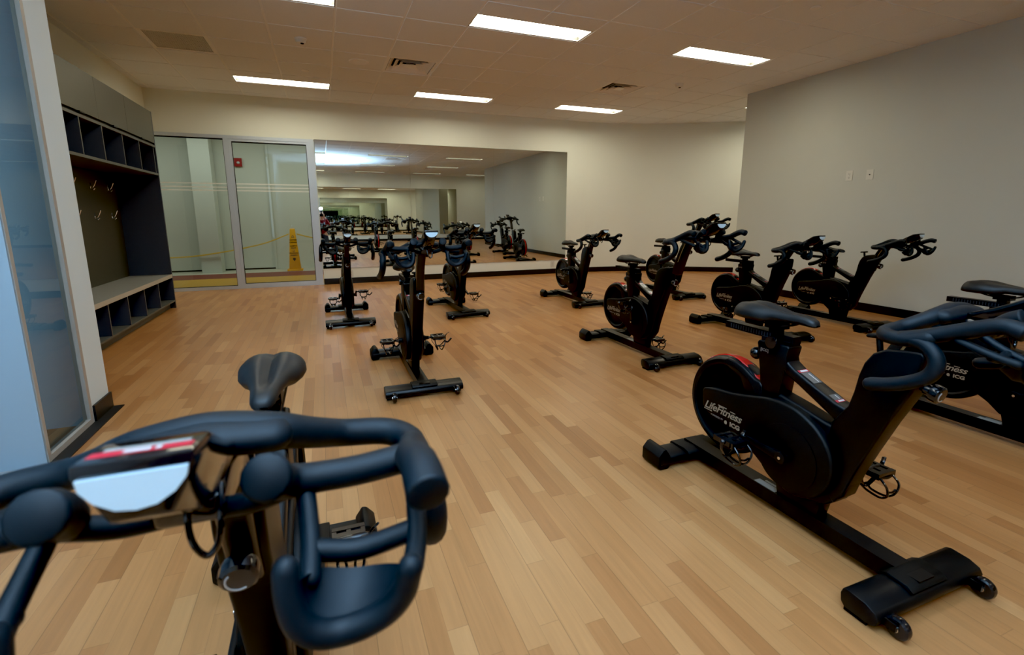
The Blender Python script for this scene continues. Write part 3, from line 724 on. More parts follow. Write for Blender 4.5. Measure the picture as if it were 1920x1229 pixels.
    for k, (u, z) in enumerate(crest):
        w = 0.010 if k < N - 8 else min(0.024, 0.010 + 0.004 * (k - N + 8))
        w = w * min(1, 0.25 + k / 5.0)
        rg.append([(u, -w, z - 0.003), (u, -w * 0.8, z + 0.001), (u, w * 0.8, z + 0.001), (u, w, z - 0.003)])
    loft(b, rg, closed=True, caps=True); o = obj('red_stripe', b, M['red'], fw); o['label'] = 'glossy red stripe over the wheel cover'
    # ---- belt cover (right), slimmer one left
    outl = [(-0.375, 0.385), (-0.362, 0.405), (-0.31, 0.418), (-0.22, 0.430), (-0.14, 0.447), (-0.06, 0.468), (0.0, 0.478), (0.05, 0.478), (0.10, 0.468), (0.16, 0.440), (0.205, 0.40), (0.235, 0.35), (0.245, 0.30), (0.238, 0.245), (0.21, 0.195), (0.165, 0.158), (0.11, 0.142), (0.05, 0.150), (-0.02, 0.185), (-0.09, 0.225), (-0.17, 0.262), (-0.28, 0.285), (-0.345, 0.30), (-0.368, 0.33)]
    outl = [(p.x, p.y) for p in smooth_path([(x, z, 0) for x, z in outl + outl[:1]], 3)][:-1]
    b = new(); prism(b, outl, -0.068, -0.030, 0.010, 3)
    lathe(b, [(0.125, 0.066), (0.125, 0.0695), (0.118, 0.0705), (0.0, 0.0705)], (0.068, 0, 0.277), (0, -1, 0), 44)
    cv = obj('belt_cover', b, M['bkp'], root)
    b = new(); mt = Matrix.Translation((-0.352, -0.0684, 0.318)) @ Matrix.Rotation(PI / 2, 4, 'X')
    add_text(b, 'LifeFitness', 0.048, mt, shear=0.35, bold=0.0004, space=0.93, width=0.208)
    for zz, u0, u1 in ((0.3095, -0.352, -0.305), (0.3515, -0.272, -0.225), (0.346, -0.205, -0.178)): box(b, u0, u1, -0.0691, -0.0683, zz, zz + 0.0035)
    add_text(b, 'e', 0.030, Matrix.Translation((-0.232, -0.0684, 0.285)) @ Matrix.Rotation(PI / 2, 4, 'X'), bold=0.0012)
    add_text(b, 'ICG', 0.026, Matrix.Translation((-0.203, -0.0684, 0.284)) @ Matrix.Rotation(PI / 2, 4, 'X'), bold=0.0010, width=0.052)
    o = obj('brand_lettering', b, M['logo'], cv, False)
    b = new(); add_text(b, 'POWERED BY', 0.011, Matrix.Translation((-0.310, -0.0684, 0.293)) @ Matrix.Rotation(PI / 2, 4, 'X'), width=0.070)
    obj('small_lettering', b, M['logod'], cv, False)
    b = new(); lo = [(u * 0.97, 0.30 + (z - 0.30) * 0.93) for u, z in outl]; prism(b, lo, 0.030, 0.060, 0.010, 3)
    cl = obj('belt_cover', b, M['bkp'], root)
    b = new(); mt = Matrix.Translation((-0.14, 0.0604, 0.318)) @ Matrix.Rotation(PI, 4, 'Z') @ Matrix.Rotation(PI / 2, 4, 'X')
    add_text(b, 'LifeFitness', 0.048, mt, shear=0.35, bold=0.0004, space=0.93, width=0.208)
    obj('brand_lettering', b, M['logo'], cl, False)
    # ---- cranks and pedals (origin on the axle)
    for s in (-1, 1):
        yo = s * 0.086
        b = new()
        prism(b, [(-0.018, -0.014), (-0.020, 0.0), (-0.018, 0.014), (0.0, 0.021), (0.02, 0.018), (0.15, 0.012), (0.175, 0.012), (0.185, 0.0), (0.175, -0.012), (0.15, -0.012), (0.02, -0.018), (0.0, -0.021)], -0.008, 0.008, 0.004, 2)
        lathe(b, [(0.022, 0.0), (0.022, 0.012), (0.014, 0.014), (0.0, 0.014)], (0, 0, 0), (0, s, 0), 22)
        lathe(b, [(0.018, -0.03), (0.018, 0.0)], (0, 0, 0), (0, s, 0), 18)
        cr = obj('crank_arm', b, M['bk'], root); cr.location = (0.068, yo, 0.277)
        b = new(); lathe(b, [(0.006, 0.013), (0.006, 0.0165), (0.0, 0.0165)], (0, 0, 0), (0, s, 0), 12); obj('crank_bolt', b, M['chrome'], cr)
        b = new()
        tube(b, [(0, 0, 0), (0, s * 0.025, 0)], 0.008, smooth=False)
        y0, y1 = sorted((s * 0.022, s * 0.112))
        for uu in (-0.042, 0.042): box(b, uu - 0.008, uu + 0.008, y0, y1, -0.011, 0.011, 0.003)
        for yy in (y0 + 0.006, (y0 + y1) / 2, y1 - 0.006): box(b, -0.04, 0.04, yy - 0.006, yy + 0.006, -0.010, 0.010, 0.003)
        tube(b, [(0, y0, 0), (0, y1, 0)], 0.012, smooth=False); box(b, -0.036, 0.036, y0 + 0.012, y1 - 0.012, -0.007, 0.007, 0.002)
        pd = obj('pedal', b, M['bkg'], cr); pd.location = (0.17, s * 0.006, 0)
        # toe cage hanging below, with strap tail
        b = new(); ym = (y0 + y1) / 2
        for yy in (y0 + 0.012, y1 - 0.012):
            tube(b, [(0.046, yy, -0.004), (0.072, yy, -0.03), (0.070, yy * 0.6 + ym * 0.4, -0.065), (0.045, yy * 0.45 + ym * 0.55, -0.085), (0.0, ym + (yy - ym) * 0.35, -0.083), (-0.02, ym + (yy - ym) * 0.5, -0.07)], 0.0042, sides=7)
        tube(b, [(0.070, y0 + 0.025, -0.05), (0.074, ym, -0.052), (0.070, y1 - 0.025, -0.05)], 0.004, sides=7)
        tube(b, [(0.046, y0 + 0.012, -0.004), (0.052, ym, -0.008), (0.046, y1 - 0.012, -0.004)], 0.005, sides=7)
        tube(b, [(-0.02, y0 + 0.03, -0.07), (-0.024, ym, -0.072), (-0.02, y1 - 0.03, -0.07)], 0.004, sides=7)
        obj('toe_cage', b, M['bkg'], pd) if False else None
        cage = b
        tube(cage, [(-0.005, y0 + 0.004, 0.0), (-0.008, y0 + 0.004, -0.035), (-0.015, ym, -0.075), (-0.008, y1 + 0.004, -0.035), (-0.004, y1 + 0.014, 0.008), (-0.012, y1 + 0.035, 0.022)], 0.0045, sides=7, squash=(1.7, 0.5))
        tube(cage, [(-0.008, y1 + 0.004, -0.035), (0.0, y1 + 0.024, -0.045), (0.004, y1 + 0.05, -0.02)], 0.004, sides=7, squash=(1.6, 0.5))
        box(cage, -0.016, 0.0, y1 + 0.001, y1 + 0.012, -0.045, -0.028, 0.002)
        # sub-parts go no deeper than thing > part > sub-part: join pedal metal and cage in the pedal
        me = pd.data; bb_ = new(); bb_.from_mesh(me); m2 = bpy.data.meshes.new('t'); cage.to_mesh(m2); cage.free(); bb_.from_mesh(m2); bb_.to_mesh(me); bb_.free(); bpy.data.meshes.remove(m2)
        for p in me.polygons: p.use_smooth = True
        me.set_sharp_from_angle(angle=math.radians(35))
    # ---- seat
    b = new(); prism(b, [(-0.115, 0.58), (-0.105, 0.70), (-0.02, 0.70), (-0.015, 0.58)], -0.022, 0.022, 0.008, 3); obj('seat_post', b, M['post'], root)
    b = new(); box(b, -0.315, 0.012, -0.021, 0.021, 0.694, 0.722, 0.006, 3); box(b, -0.12, 0.005, -0.028, 0.028, 0.682, 0.70, 0.006, 2)
    sl = obj('seat_slider', b, M['bk'], root)
    b = new()
    for s in (-1, 1):
        for k in range(16): box(b, -0.285 + k * 0.013, -0.281 + k * 0.013, s * 0.0212 - 0.0008, s * 0.0212 + 0.0008, 0.699, 0.716)
    obj('scale_mark', b, M['tick'], sl, False)
    b = new(); lathe(b, [(0.007, 0.0), (0.007, 0.03), (0.012, 0.032)], (-0.12, 0, 0.612), (-1, 0, 0.05), 14); ellipsoid(b, (-0.160, 0, 0.614), (0.026, 0.026, 0.026)); obj('seat_knob', b, M['bkg'], root)
    b = new(); lathe(b, [(0.010, 0), (0.010, 0.012), (0.024, 0.014), (0.026, 0.02), (0.024, 0.03), (0.0, 0.031)], (-0.055, -0.027, 0.69), (0, -1, 0), 18); obj('slider_knob', b, M['bkg'], root)
    # saddle: cross sections
    b = new(); rings = []
    sec = [(-0.264, 0.034, 0.800, 0.026), (-0.260, 0.056, 0.811, 0.044), (-0.248, 0.071, 0.821, 0.056), (-0.222, 0.080, 0.828, 0.066), (-0.188, 0.082, 0.831, 0.070), (-0.152, 0.077, 0.830, 0.068), (-0.118, 0.063, 0.825, 0.062), (-0.080, 0.047, 0.819, 0.054), (-0.035, 0.035, 0.815, 0.046), (0.010, 0.030, 0.813, 0.041), (0.042, 0.027, 0.808, 0.037), (0.060, 0.021, 0.801, 0.030), (0.069, 0.011, 0.792, 0.016)]
    for u, w, zt, th in sec:
        r = []
        for k in range(36):
            a = 2 * PI * k / 36; c, s_ = math.cos(a), math.sin(a)
            y = w * math.copysign(abs(c) ** 0.8, c)
            if s_ >= 0:
                z = zt - th * 0.5 + th * 0.5 * (abs(s_) ** 0.7)
                gd = 0.019 if -0.24 < u < -0.01 else (0.008 if u <= -0.24 else 0.003)
                z -= gd * math.exp(-(y / 0.015) ** 2)
                z -= (0.016 if w > 0.055 else 0.006) * (abs(y) / w) ** 3
            else:
                z = zt - th * 0.5 - th * 0.5 * (abs(s_) ** 0.8) - (0.012 if w > 0.055 else 0) * (abs(y) / w) ** 2 + (0.40 * th * max(0, 1 - (abs(y) / (w * 0.75)) ** 2) if w > 0.04 else 0)
            r.append((u + 0.018, y, z))
        rings.append(r)
    loft(b, rings); sd = obj('saddle', b, M['sad'], root, ang=60)
    b = new()
    for s in (-1, 1): tube(b, [(-0.215, s * 0.030, 0.782), (-0.17, s * 0.022, 0.762), (-0.12, s * 0.020, 0.752), (-0.05, s * 0.020, 0.752), (-0.01, s * 0.014, 0.764), (0.03, s * 0.006, 0.786)], 0.0038, sides=8)
    box(b, -0.115, -0.045, -0.026, 0.026, 0.738, 0.762, 0.005); box(b, -0.10, -0.06, -0.018, 0.018, 0.72, 0.745, 0.004)
    tube(b, [(-0.225, -0.032, 0.785), (-0.232, 0, 0.776), (-0.225, 0.032, 0.785)], 0.008, sides=8)
    obj('saddle_rail', b, M['bk'], sd)
    # ---- handlebar post, mast knob, lever
    b = new(); prism(b, [(0.335, 0.60), (0.405, 0.775), (0.455, 0.868), (0.545, 0.868), (0.475, 0.76), (0.415, 0.60)], -0.024, 0.024, 0.010, 3)
    hp = obj('handlebar_post', b, M['post'], root)
    b = new()
    for s in (-1, 1): prism(b, [(0.41, 0.70), (0.445, 0.78), (0.482, 0.85), (0.488, 0.848), (0.452, 0.778), (0.417, 0.70)], s * 0.0243 - 0.0005, s * 0.0243 + 0.0005)
    obj('height_scale', b, M['scale'], hp, False)
    b = new()
    lathe(b, [(0.012, 0), (0.012, 0.02), (0.016, 0.022), (0.017, 0.036), (0.026, 0.040), (0.028, 0.048), (0.027, 0.062), (0.022, 0.066), (0.0, 0.067)], (0.415, 0, 0.672), (0.94, 0, -0.22), 26)
    pk = obj('post_knob', b, M['bkg'], root)
    b = new(); ax = Vector((0.94, 0, -0.22)).normalized(); cc = Vector((0.415, 0, 0.672)) + ax * 0.0665; v1 = Vector((0, 1, 0)); v2 = ax.cross(v1)
    tube(b, [cc + v1 * 0.017 * math.cos(a) + v2 * 0.017 * math.sin(a) for a in [PI * (0.75 + 0.9 * k / 8) for k in range(9)]], 0.0016, n=2, sides=6)
    obj('knob_mark', b, M['arc'], pk)
    b = new(); tube(b, [(0.300, 0, 0.745), (0.292, 0, 0.786)], 0.009, smooth=False); prism(b, [(0.262, 0.783), (0.258, 0.790), (0.265, 0.797), (0.315, 0.803), (0.322, 0.797), (0.318, 0.789)], -0.016, 0.016, 0.004, 2); obj('resistance_lever', b, M['bkp'], root)
    # ---- handlebar
    b = new()
    # wide padded centre
    hump = [(0.47, -0.245 * 0 - 0.0, 0)]
    half = [(0.620, 0.239, 0.876), (0.575, 0.244, 0.862), (0.530, 0.240, 0.860), (0.504, 0.212, 0.863), (0.503, 0.155, 0.870), (0.526, 0.112, 0.888), (0.546, 0.070, 0.907)]
    rear = [(u, -y, z) for u, y, z in half] + [(0.545, 0.0, 0.916)] + half[::-1]
    tube(b, rear, [0.0192, 0.0192, 0.0192, 0.0192, 0.0192, 0.021, 0.0235, 0.024, 0.0235, 0.021, 0.0192, 0.0192, 0.0192, 0.0192, 0.0192], n=8, sides=14)
    tube(b, [(0.553, -0.075, 0.906), (0.556, 0.0, 0.912), (0.553, 0.075, 0.906)], [0.021, 0.0225, 0.021], sides=16, squash=(1.0, 1.55))
    for s in (-1, 1):
        tube(b, [(0.560, s * 0.243, 0.862), (0.610, s * 0.235, 0.878), (0.660, s * 0.226, 0.899), (0.715, s * 0.222, 0.922), (0.752, s * 0.221, 0.932), (0.786, s * 0.221, 0.925)], [0.0192, 0.0195, 0.0195, 0.0195, 0.0195, 0.0205], sides=14, cap='flat')
        tube(b, [(0.663, s * 0.226, 0.900), (0.660, s * 0.17, 0.893), (0.658, s * 0.125, 0.892), (0.664, s * 0.098, 0.896), (0.680, s * 0.087, 0.907), (0.703, s * 0.084, 0.926), (0.724, s * 0.083, 0.936)], [0.017, 0.0165, 0.0165, 0.018, 0.019, 0.0205, 0.0225], sides=14, cap='flat')
        # drop grip
        tube(b, [(0.575, s * 0.243, 0.866), (0.625, s * 0.247, 0.855), (0.650, s * 0.250, 0.822), (0.640, s * 0.252, 0.785), (0.600, s * 0.254, 0.755), (0.555, s * 0.256, 0.735), (0.512, s * 0.258, 0.722)], 0.0182, sides=14)
        # thin lower bar to the middle
        tube(b, [(0.668, s * 0.098, 0.893), (0.655, s * 0.062, 0.876), (0.640, s * 0.03, 0.867), (0.636, 0.0, 0.866)], [0.0125, 0.0115, 0.011, 0.011], sides=12)
    hb = obj('handlebar', b, M['rub'], root, ang=60)
    for s in (-1, 1):
        b = new()
        tube(b, [(0.655, s * 0.110, 0.885), (0.688, s * 0.113, 0.868), (0.722, s * 0.115, 0.852), (0.750, s * 0.114, 0.841)], 0.0105, sides=10)
        tube(b, [(0.660, s * 0.225, 0.886), (0.700, s * 0.222, 0.872), (0.745, s * 0.216, 0.858), (0.778, s * 0.206, 0.849)], 0.0105, sides=10)
        tube(b, [(0.722, s * 0.115, 0.850), (0.727, s * 0.16, 0.843), (0.735, s * 0.215, 0.856)], 0.011, sides=10)
        outer = [(0.772, 0.097, 0.872), (0.778, 0.098, 0.848), (0.782, 0.104, 0.825), (0.783, 0.118, 0.810), (0.782, 0.138, 0.804), (0.785, 0.160, 0.808), (0.790, 0.180, 0.820), (0.797, 0.194, 0.842), (0.803, 0.200, 0.868)]
        outer = [(u, s * y, z) for u, y, z in outer]
        inner = [(0.758, 0.115, 0.850), (0.744, 0.118, 0.840), (0.733, 0.126, 0.834), (0.732, 0.140, 0.829), (0.734, 0.157, 0.826), (0.739, 0.172, 0.828), (0.750, 0.185, 0.834), (0.765, 0.196, 0.842), (0.778, 0.203, 0.851)]
        inner = [(u, s * y, z) for u, y, z in inner]
        tube(b, outer, [0.0115, 0.012, 0.0125, 0.013, 0.013, 0.013, 0.0125, 0.012, 0.0115], sides=10, n=5)
        po, pi_ = smooth_path(outer, 5), smooth_path(inner, 5)
        rg = []
        for A, B in zip(po, pi_):
            mid = (A + B) / 2 + Vector((0.002, 0, -0.010))
            n_ = Vector((0.006, 0, 0.007))
            rg.append([A + n_, mid + n_, B + n_ * 0.8, B - n_ * 0.8, mid - n_, A - n_])
        loft(b, rg)
        o = obj('bottle_holder', b, M['rub'], hb, ang=60); o['label'] = 'curved scoop hung under the handlebar'
    # head block + console
    b = new(); prism(b, [(0.455, 0.858), (0.468, 0.885), (0.60, 0.905), (0.665, 0.895), (0.655, 0.86), (0.55, 0.848)], -0.034, 0.034, 0.010, 3)
    obj('handlebar_head', b, M['bkg'], root)
    b = new()
    def csec(u, zt, zb, wt, wb): return [(u, -wt, zt), (u, wt, zt), (u, wt, zt - 0.010), (u, wb, zb), (u, -wb, zb), (u, -wt, zt - 0.010)]
    loft(b, [csec(0.585, 0.918, 0.895, 0.030, 0.026), csec(0.640, 0.942, 0.895, 0.032, 0.024), csec(0.668, 0.957, 0.90, 0.036, 0.024), csec(0.728, 0.991, 0.918, 0.0385, 0.024), csec(0.784, 1.001, 0.952, 0.0385, 0.020)])
    _bev(b, 0.003, 2)
    co = obj('console', b, M['bkg'], root); co.location = (0, 0.006, 0)
    b = new(); fp = [(-0.0345, 0.990), (0.0345, 0.990), (0.033, 0.982), (0.025, 0.972), (0.013, 0.9645), (0.0, 0.9625), (-0.013, 0.9645), (-0.025, 0.972), (-0.033, 0.982)]
    fu = lambda z: 0.7862 + (1.0 - z) * 0.10
    b2 = new(); A = [b2.verts.new((fu(z), y, z)) for y, z in fp]; B = [b2.verts.new((0.776, y, z)) for y, z in fp]
    b2.faces.new(A)
    for k in range(len(fp)): j = (k + 1) % len(fp); b2.faces.new((A[k], B[k], B[j], A[j]))
    bmesh.ops.recalc_face_normals(b2, faces=b2.faces); _merge(b, b2)
    o = obj('front_panel', b, M['panel'], co, False); o['label'] = 'pale rounded panel on the front of the console'
    b = new()
    zt = lambda u: 0.991 + (u - 0.728) / 0.056 * 0.009 + 0.0009
    quad(b, [(0.756, -0.034, zt(0.756)), (0.770, -0.034, zt(0.770)), (0.770, 0.034, zt(0.770)), (0.756, 0.034, zt(0.756))], 0)
    quad(b, [(0.747, -0.028, zt(0.747)), (0.7555, -0.028, zt(0.7555)), (0.7555, 0.030, zt(0.7555)), (0.747, 0.030, zt(0.747))], 1)
    quad(b, [(0.759, -0.012, zt(0.759) + .0004), (0.767, -0.012, zt(0.767) + .0004), (0.767, 0.006, zt(0.767) + .0004), (0.759, 0.006, zt(0.759) + .0004)], 2); quad(b, [(0.759, 0.009, zt(0.759) + .0004), (0.767, 0.009, zt(0.767) + .0004), (0.767, 0.013, zt(0.767) + .0004), (0.759, 0.013, zt(0.759) + .0004)], 2)
    o = obj('warning_sticker', b, None, co, False, mats=[M['stkr'], M['stkg'], M['stkw']]); o['label'] = 'red and white label strip'
    b = new(); quad(b, [(0.676, -0.030, 0.9625), (0.724, -0.034, 0.9898), (0.724, 0.034, 0.9898), (0.676, 0.030, 0.9625)]); obj('display', b, M['lcd'], co, False)
    # cable loop
    b = new(); tube(b, [(0.655, 0.002, 0.90), (0.668, 0.002, 0.875), (0.674, 0.006, 0.852), (0.676, 0.017, 0.838), (0.674, 0.028, 0.850), (0.668, 0.031, 0.875), (0.650, 0.030, 0.90)], 0.0034, sides=8, squash=(1, 1))
    obj('console_cable', b, M['bkg'], root)
    return root

BIKE = build_bike()
RAISE = ('handlebar', 'handlebar_head', 'console', 'console_cable', 'handlebar_post')
def place(o, x, y, rz, du, dz, crank, label):
    dseat = -0.014 if x < 0 else 0.0
    o.location = (x, y, 0); o.rotation_euler = (0, 0, -PI / 2 + math.radians(rz))
    for c in o.children:
        nm = c.name.split('.')[0]
        if nm in RAISE: c.location = (du, 0.006 if nm == 'console' else 0, dz)
        if nm in ('saddle', 'seat_slider', 'seat_post', 'slider_knob'): c.location = (0, 0, dseat)
        if nm == 'crank_arm':
            right = c.location.y < 0
            a = math.radians(crank if right else crank + 180)
            c.rotation_euler = (0, -a, 0)
            for p in c.children:
                if p.name.split('.')[0] == 'pedal': p.rotation_euler = (0, a, 0)
    tag(o, label, 'exercise bike', 'black spin bikes')
bikes = [
 # x, oy, heading, du, dz, crank
 (-0.147, 1.185, 0, 0.0, 0.0, 0, 'black spin bike nearest the camera, its handlebars filling the lower left'),
 (1.640, 1.255, 0, -0.075, -0.006, 178, 'large black spin bike in the right foreground, seen side-on with low handlebars'),
 (3.29, 1.29, 0, -0.05, 0.0, 10, 'black spin bike cut off by the right edge, behind the big foreground one'),
 (0.560, 3.52, 0, 0.06, 0.09, 195, 'black spin bike left of centre facing us, with raised handlebars in front of the mirror'),
 (2.50, 3.42, 0, 0.10, 0.125, 100, 'black spin bike in the centre with tall raised handlebars and its crank upright'),
 (3.99, 3.61, 0, -0.08, 0.0, 195, 'black spin bike right of centre, its front hidden behind the foreground saddle'),
 (5.24, 3.63, 0, 0.0, 0.0, 0, 'black spin bike standing closest to the long right wall'),
 (0.22, 5.78, 0, 0.0, 0.0, 200, 'small black spin bike facing us in front of the glass partition edge'),
 (1.505, 5.78, 2, 0.04, 0.085, 165, 'black spin bike facing us in front of the middle of the mirror'),
 (3.19, 5.83, 0, 0.0, 0.0, 105, 'small black spin bike standing by the right end of the mirror'),
 (4.78, 5.83, 0, 0.12, 0.19, 60, 'farthest black spin bike before the curved wall, handlebars highest of all'),
]
objs = [BIKE] + [copy_tree(BIKE) for _ in bikes[1:]]
for o, (x, y, rz, du, dz, ck, l) in zip(objs, bikes): place(o, x, y, rz, du, dz, ck, l)

# ------------------------------------------------------------------ photographer kneeling behind the lens (seen in the mirror)
def skin_mesh(joints, edges, root, sub=2):
    me = bpy.data.meshes.new('sk'); me.from_pydata([j[0] for j in joints], edges, []); me.update()
    o = bpy.data.objects.new('sk', me); COL.objects.link(o)
    o.modifiers.new('s', 'SKIN'); 
    if not me.skin_vertices: me.attributes.new('x', 'FLOAT', 'POINT')
    for i, j in enumerate(joints):
        sv = me.skin_vertices[0].data[i]; sv.radius = j[1] if isinstance(j[1], tuple) else (j[1], j[1]); sv.use_root = (i == root)
    o.modifiers.new('u', 'SUBSURF').levels = sub
    dg = bpy.context.evaluated_depsgraph_get(); m2 = bpy.data.meshes.new_from_object(o.evaluated_get(dg))
    bpy.data.objects.remove(o); bpy.data.meshes.remove(me)
    b = new(); b.from_mesh(m2); bpy.data.meshes.remove(m2); return b
PX, PY = 0.0, -0.30
def pp(x, y, z): return (PX + x, PY + y, z)
J = [(pp(0, -0.13, 0.50), (0.15, 0.11)), (pp(0, -0.11, 0.64), (0.13, 0.095)), (pp(0, -0.08, 0.80), (0.145, 0.105)), (pp(0, -0.06, 0.93), (0.13, 0.10)), (pp(0, -0.04, 1.01), (0.07, 0.065)), (pp(0, -0.01, 1.08), (0.052, 0.055)), (pp(0, 0.02, 1.13), (0.05, 0.06)),
     (pp(-0.17, -0.06, 0.965), 0.056), (pp(-0.245, 0.01, 0.78), 0.044), (pp(-0.12, 0.165, 1.06), 0.029), (pp(-0.088, 0.19, 1.12), 0.026),
     (pp(0.17, -0.06, 0.965), 0.056), (pp(0.245, 0.01, 0.78), 0.044), (pp(0.12, 0.165, 1.06), 0.029), (pp(0.088, 0.19, 1.12), 0.026),
     (pp(-0.10, -0.12, 0.46), 0.09), (pp(-0.13, 0.22, 0.50), 0.062), (pp(-0.13, 0.20, 0.10), 0.042), (pp(-0.13, 0.28, 0.045), 0.036),
     (pp(0.10, -0.14, 0.44), 0.09), (pp(0.13, -0.02, 0.07), 0.062), (pp(0.13, -0.40, 0.06), 0.042), (pp(0.13, -0.47, 0.045), 0.034)]
Ed = [(0, 1), (1, 2), (2, 3), (3, 4), (4, 5), (5, 6), (3, 7), (7, 8), (8, 9), (9, 10), (3, 11), (11, 12), (12, 13), (13, 14), (0, 15), (15, 16), (16, 17), (17, 18), (0, 19), (19, 20), (20, 21), (21, 22)]
b = skin_mesh(J, Ed, 0)
hc = Vector(pp(0, 0.035, 1.205))
# head: skull, jaw, nose, brow, lips, ears
ellipsoid(b, hc + Vector((0, -0.010, 0.025)), (0.076, 0.096, 0.092), 28); ellipsoid(b, hc + Vector((0, 0.022, -0.045)), (0.056, 0.066, 0.066), 24)
ellipsoid(b, hc + Vector((0, 0.098, -0.018)), (0.014, 0.020, 0.022), 14); ellipsoid(b, hc + Vector((0, 0.088, 0.022)), (0.044, 0.014, 0.010), 14)
ellipsoid(b, hc + Vector((0, 0.082, -0.058)), (0.024, 0.012, 0.006), 14); ellipsoid(b, hc + Vector((0, 0.080, -0.068)), (0.021, 0.011, 0.006), 14)
for s in (-1, 1): ellipsoid(b, hc + Vector((s * 0.078, -0.012, -0.008)), (0.010, 0.018, 0.030), 14)
# hands: palm + four fingers + thumb closing on the camera sides
for s in (-1, 1):
    w0 = Vector(pp(s * 0.088, 0.19, 1.12)); pc = Vector((s * 0.083, -0.085, 1.165))
    tube(b, [w0, pc], [0.024, 0.030], sides=12, squash=(1.0, 0.62), n=2)
    for k, ln in enumerate((0.90, 1.0, 0.94, 0.78)):
        z = 1.200 - k * 0.018
        tube(b, [(s * 0.090, -0.080, z - 0.01), (s * 0.094, -0.080 + 0.034 * ln, z), (s * 0.078, -0.080 + 0.056 * ln, z), (s * 0.058, -0.080 + 0.052 * ln, z - 0.002)], [0.0092, 0.0088, 0.0082, 0.0075], sides=8)
    tube(b, [(s * 0.080, -0.110, 1.150), (s * 0.074, -0.128, 1.168), (s * 0.058, -0.124, 1.188)], [0.0115, 0.0105, 0.009], sides=8)
per = obj('person', b, M['skin'], None, ang=80)
tag(per, 'person in a dark red top kneeling behind a camera, reflected at the mirror edge', 'person')
b = skin_mesh([(p, tuple(r_ + 0.012 for r_ in (r if isinstance(r, tuple) else (r, r)))) for p, r in [J[i] for i in (0, 1, 2, 3, 4, 7, 8, 9, 11, 12, 13)]], [(0, 1), (1, 2), (2, 3), (3, 4), (3, 5), (5, 6), (6, 7), (3, 8), (8, 9), (9, 10)], 0)
obj('shirt', b, M['shirt'], per, ang=80)
b = skin_mesh([(p, tuple(r_ + 0.010 for r_ in (r if isinstance(r, tuple) else (r, r)))) for p, r in [J[i] for i in (0, 15, 16, 17, 19, 20, 21)]] + [(pp(0, -0.12, 0.56), (0.155, 0.115))], [(7, 0), (0, 1), (1, 2), (2, 3), (0, 4), (4, 5), (5, 6)], 0)
obj('trousers', b, M['trouser'], per, ang=80)
for foot in ([(pp(-0.13, 0.16, 0.05)), (pp(-0.13, 0.26, 0.042)), (pp(-0.13, 0.36, 0.034))], [(pp(0.13, -0.38, 0.06)), (pp(0.13, -0.47, 0.055)), (pp(0.13, -0.53, 0.04))]):
    b = new(); tube(b, foot, [0.046, 0.044, 0.034], sides=14, squash=(0.8, 1.0)); obj('shoe', b, M['shoe'], per)
b = new(); ellipsoid(b, hc + Vector((0, -0.022, 0.040)), (0.083, 0.098, 0.090), 26); ellipsoid(b, hc + Vector((0, -0.055, -0.01)), (0.078, 0.062, 0.075), 22); obj('hair', b, M['hair'], per, ang=80)
for s in (-1, 1):
    b = new(); ellipsoid(b, hc + Vector((s * 0.030, 0.080, 0.004)), (0.012, 0.010, 0.008), 12); obj('eye', b, M['stkw'], per)
dsl = tag(empty('photo_camera', (0, -0.095, 1.175)), 'black camera with a lit flash on top, held by the kneeling person in the mirror', 'camera')
b = new(); box(b, -0.068, 0.068, -0.03, 0.028, -0.045, 0.040, 0.012, 3); prism(b, [(-0.028, 0.036), (-0.020, 0.062), (0.020, 0.062), (0.028, 0.036)], -0.028, 0.030, 0.005); obj('camera_body', b, M['bkp'], dsl)
b = new(); lathe(b, [(0.030, 0.025), (0.034, 0.028), (0.034, 0.055), (0.037, 0.058), (0.037, 0.080), (0.031, 0.080), (0.030, 0.060), (0.0, 0.058)], (0, 0, 0), (0, 1, 0), 28); obj('camera_lens', b, M['bkg'], dsl)
b = new(); box(b, -0.026, 0.026, -0.024, 0.022, 0.062, 0.135, 0.006, 2); box(b, -0.032, 0.032, -0.03, 0.03, 0.135, 0.175, 0.008, 2); fl = obj('flash_unit', b, M['bkp'], dsl)
b = new(); lathe(b, [(0.030, 0.0), (0.050, 0.02), (0.055, 0.05), (0.048, 0.078), (0.025, 0.092), (0.0, 0.095)], (0, 0, 0.173), (0, 0, 1), 24); obj('flash_dome', b, M['flash'], fl)


# ------------------------------------------------------------------ lights
def area(name, loc, rot, sx, sy, power, col):
    l = bpy.data.lights.new(name, 'AREA'); l.shape = 'RECTANGLE'; l.size = sx; l.size_y = sy; l.energy = power; l.color = col
    o = bpy.data.objects.new(name, l); COL.objects.link(o); o.location = loc; o.rotation_euler = rot; return o
area('corridor_fill', (-1.5, 10.4, 2.98), (0, 0, 0), 5.0, 0.6, 38, (0.93, 1.0, 0.92))  # unseen overhead area light, added to brighten the corridor
area('vestibule_daylight', (-2.1, 1.0, 1.7), (PI / 2, 0, 0), 1.4, 2.4, 24, (0.55, 0.80, 1.0))
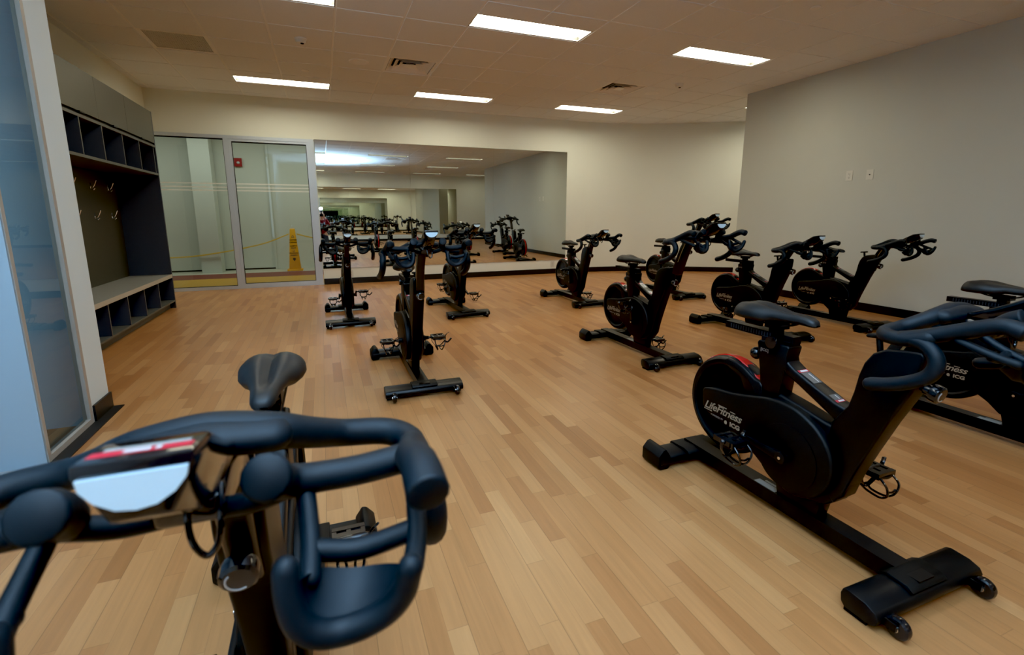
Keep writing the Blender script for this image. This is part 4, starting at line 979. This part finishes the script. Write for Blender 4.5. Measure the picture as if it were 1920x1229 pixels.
# flash head pointed at the ceiling, bounced light
sp = bpy.data.lights.new('flash_head', 'SPOT'); sp.energy = 1150; sp.color = (0.46, 0.72, 1.0); sp.spot_size = math.radians(140); sp.spot_blend = 1.0; sp.shadow_soft_size = 0.03
o = bpy.data.objects.new('flash_head', sp); COL.objects.link(o); o.location = (0.02, -0.13, 1.45); o.rotation_euler = (PI - math.radians(8), 0, 0)

w = bpy.data.worlds.new('world'); S.world = w; w.use_nodes = True
w.node_tree.nodes['Background'].inputs[0].default_value = (0.5, 0.55, 0.6, 1); w.node_tree.nodes['Background'].inputs[1].default_value = 0.05

# ------------------------------------------------------------------ camera
F, CX, CY = 899.2, -4.27, -42.0
cam = bpy.data.cameras.new('camera'); cam.sensor_fit = 'HORIZONTAL'; cam.sensor_width = 36.0; cam.lens = F / 1920 * 36.0
cam.shift_x = -CX / 1920; cam.shift_y = CY / 1920; cam.clip_start = 0.01; cam.clip_end = 100
yaw, pit, rol = [math.radians(a) for a in (21.10, 10.652, -0.0492)]
fwd = Vector((math.sin(yaw) * math.cos(pit), math.cos(yaw) * math.cos(pit), -math.sin(pit)))
rt = Vector((math.cos(yaw), -math.sin(yaw), 0)); up = rt.cross(fwd)
r2 = rt * math.cos(rol) + up * math.sin(rol); u2 = up * math.cos(rol) - rt * math.sin(rol)
co = bpy.data.objects.new('camera', cam); COL.objects.link(co)
co.matrix_world = Matrix(((r2.x, u2.x, -fwd.x, 0), (r2.y, u2.y, -fwd.y, 0), (r2.z, u2.z, -fwd.z, H), (0, 0, 0, 1)))
cam.dof.use_dof = True; cam.dof.focus_distance = 3.2; cam.dof.aperture_fstop = 4.5
S.camera = co

S.view_settings.view_transform = 'Standard'; S.view_settings.look = 'None'; S.view_settings.exposure = 0.17
S.view_settings.use_curve_mapping = True
cmap = S.view_settings.curve_mapping; cmap.black_level = (0.0085, 0.0085, 0.0085); cmap.update()
c = S.cycles
c.max_bounces = 12; c.diffuse_bounces = 7; c.glossy_bounces = 10; c.transparent_max_bounces = 12; c.use_denoising = True
c.sample_clamp_indirect = 6.0; c.caustics_reflective = False; c.caustics_refractive = False
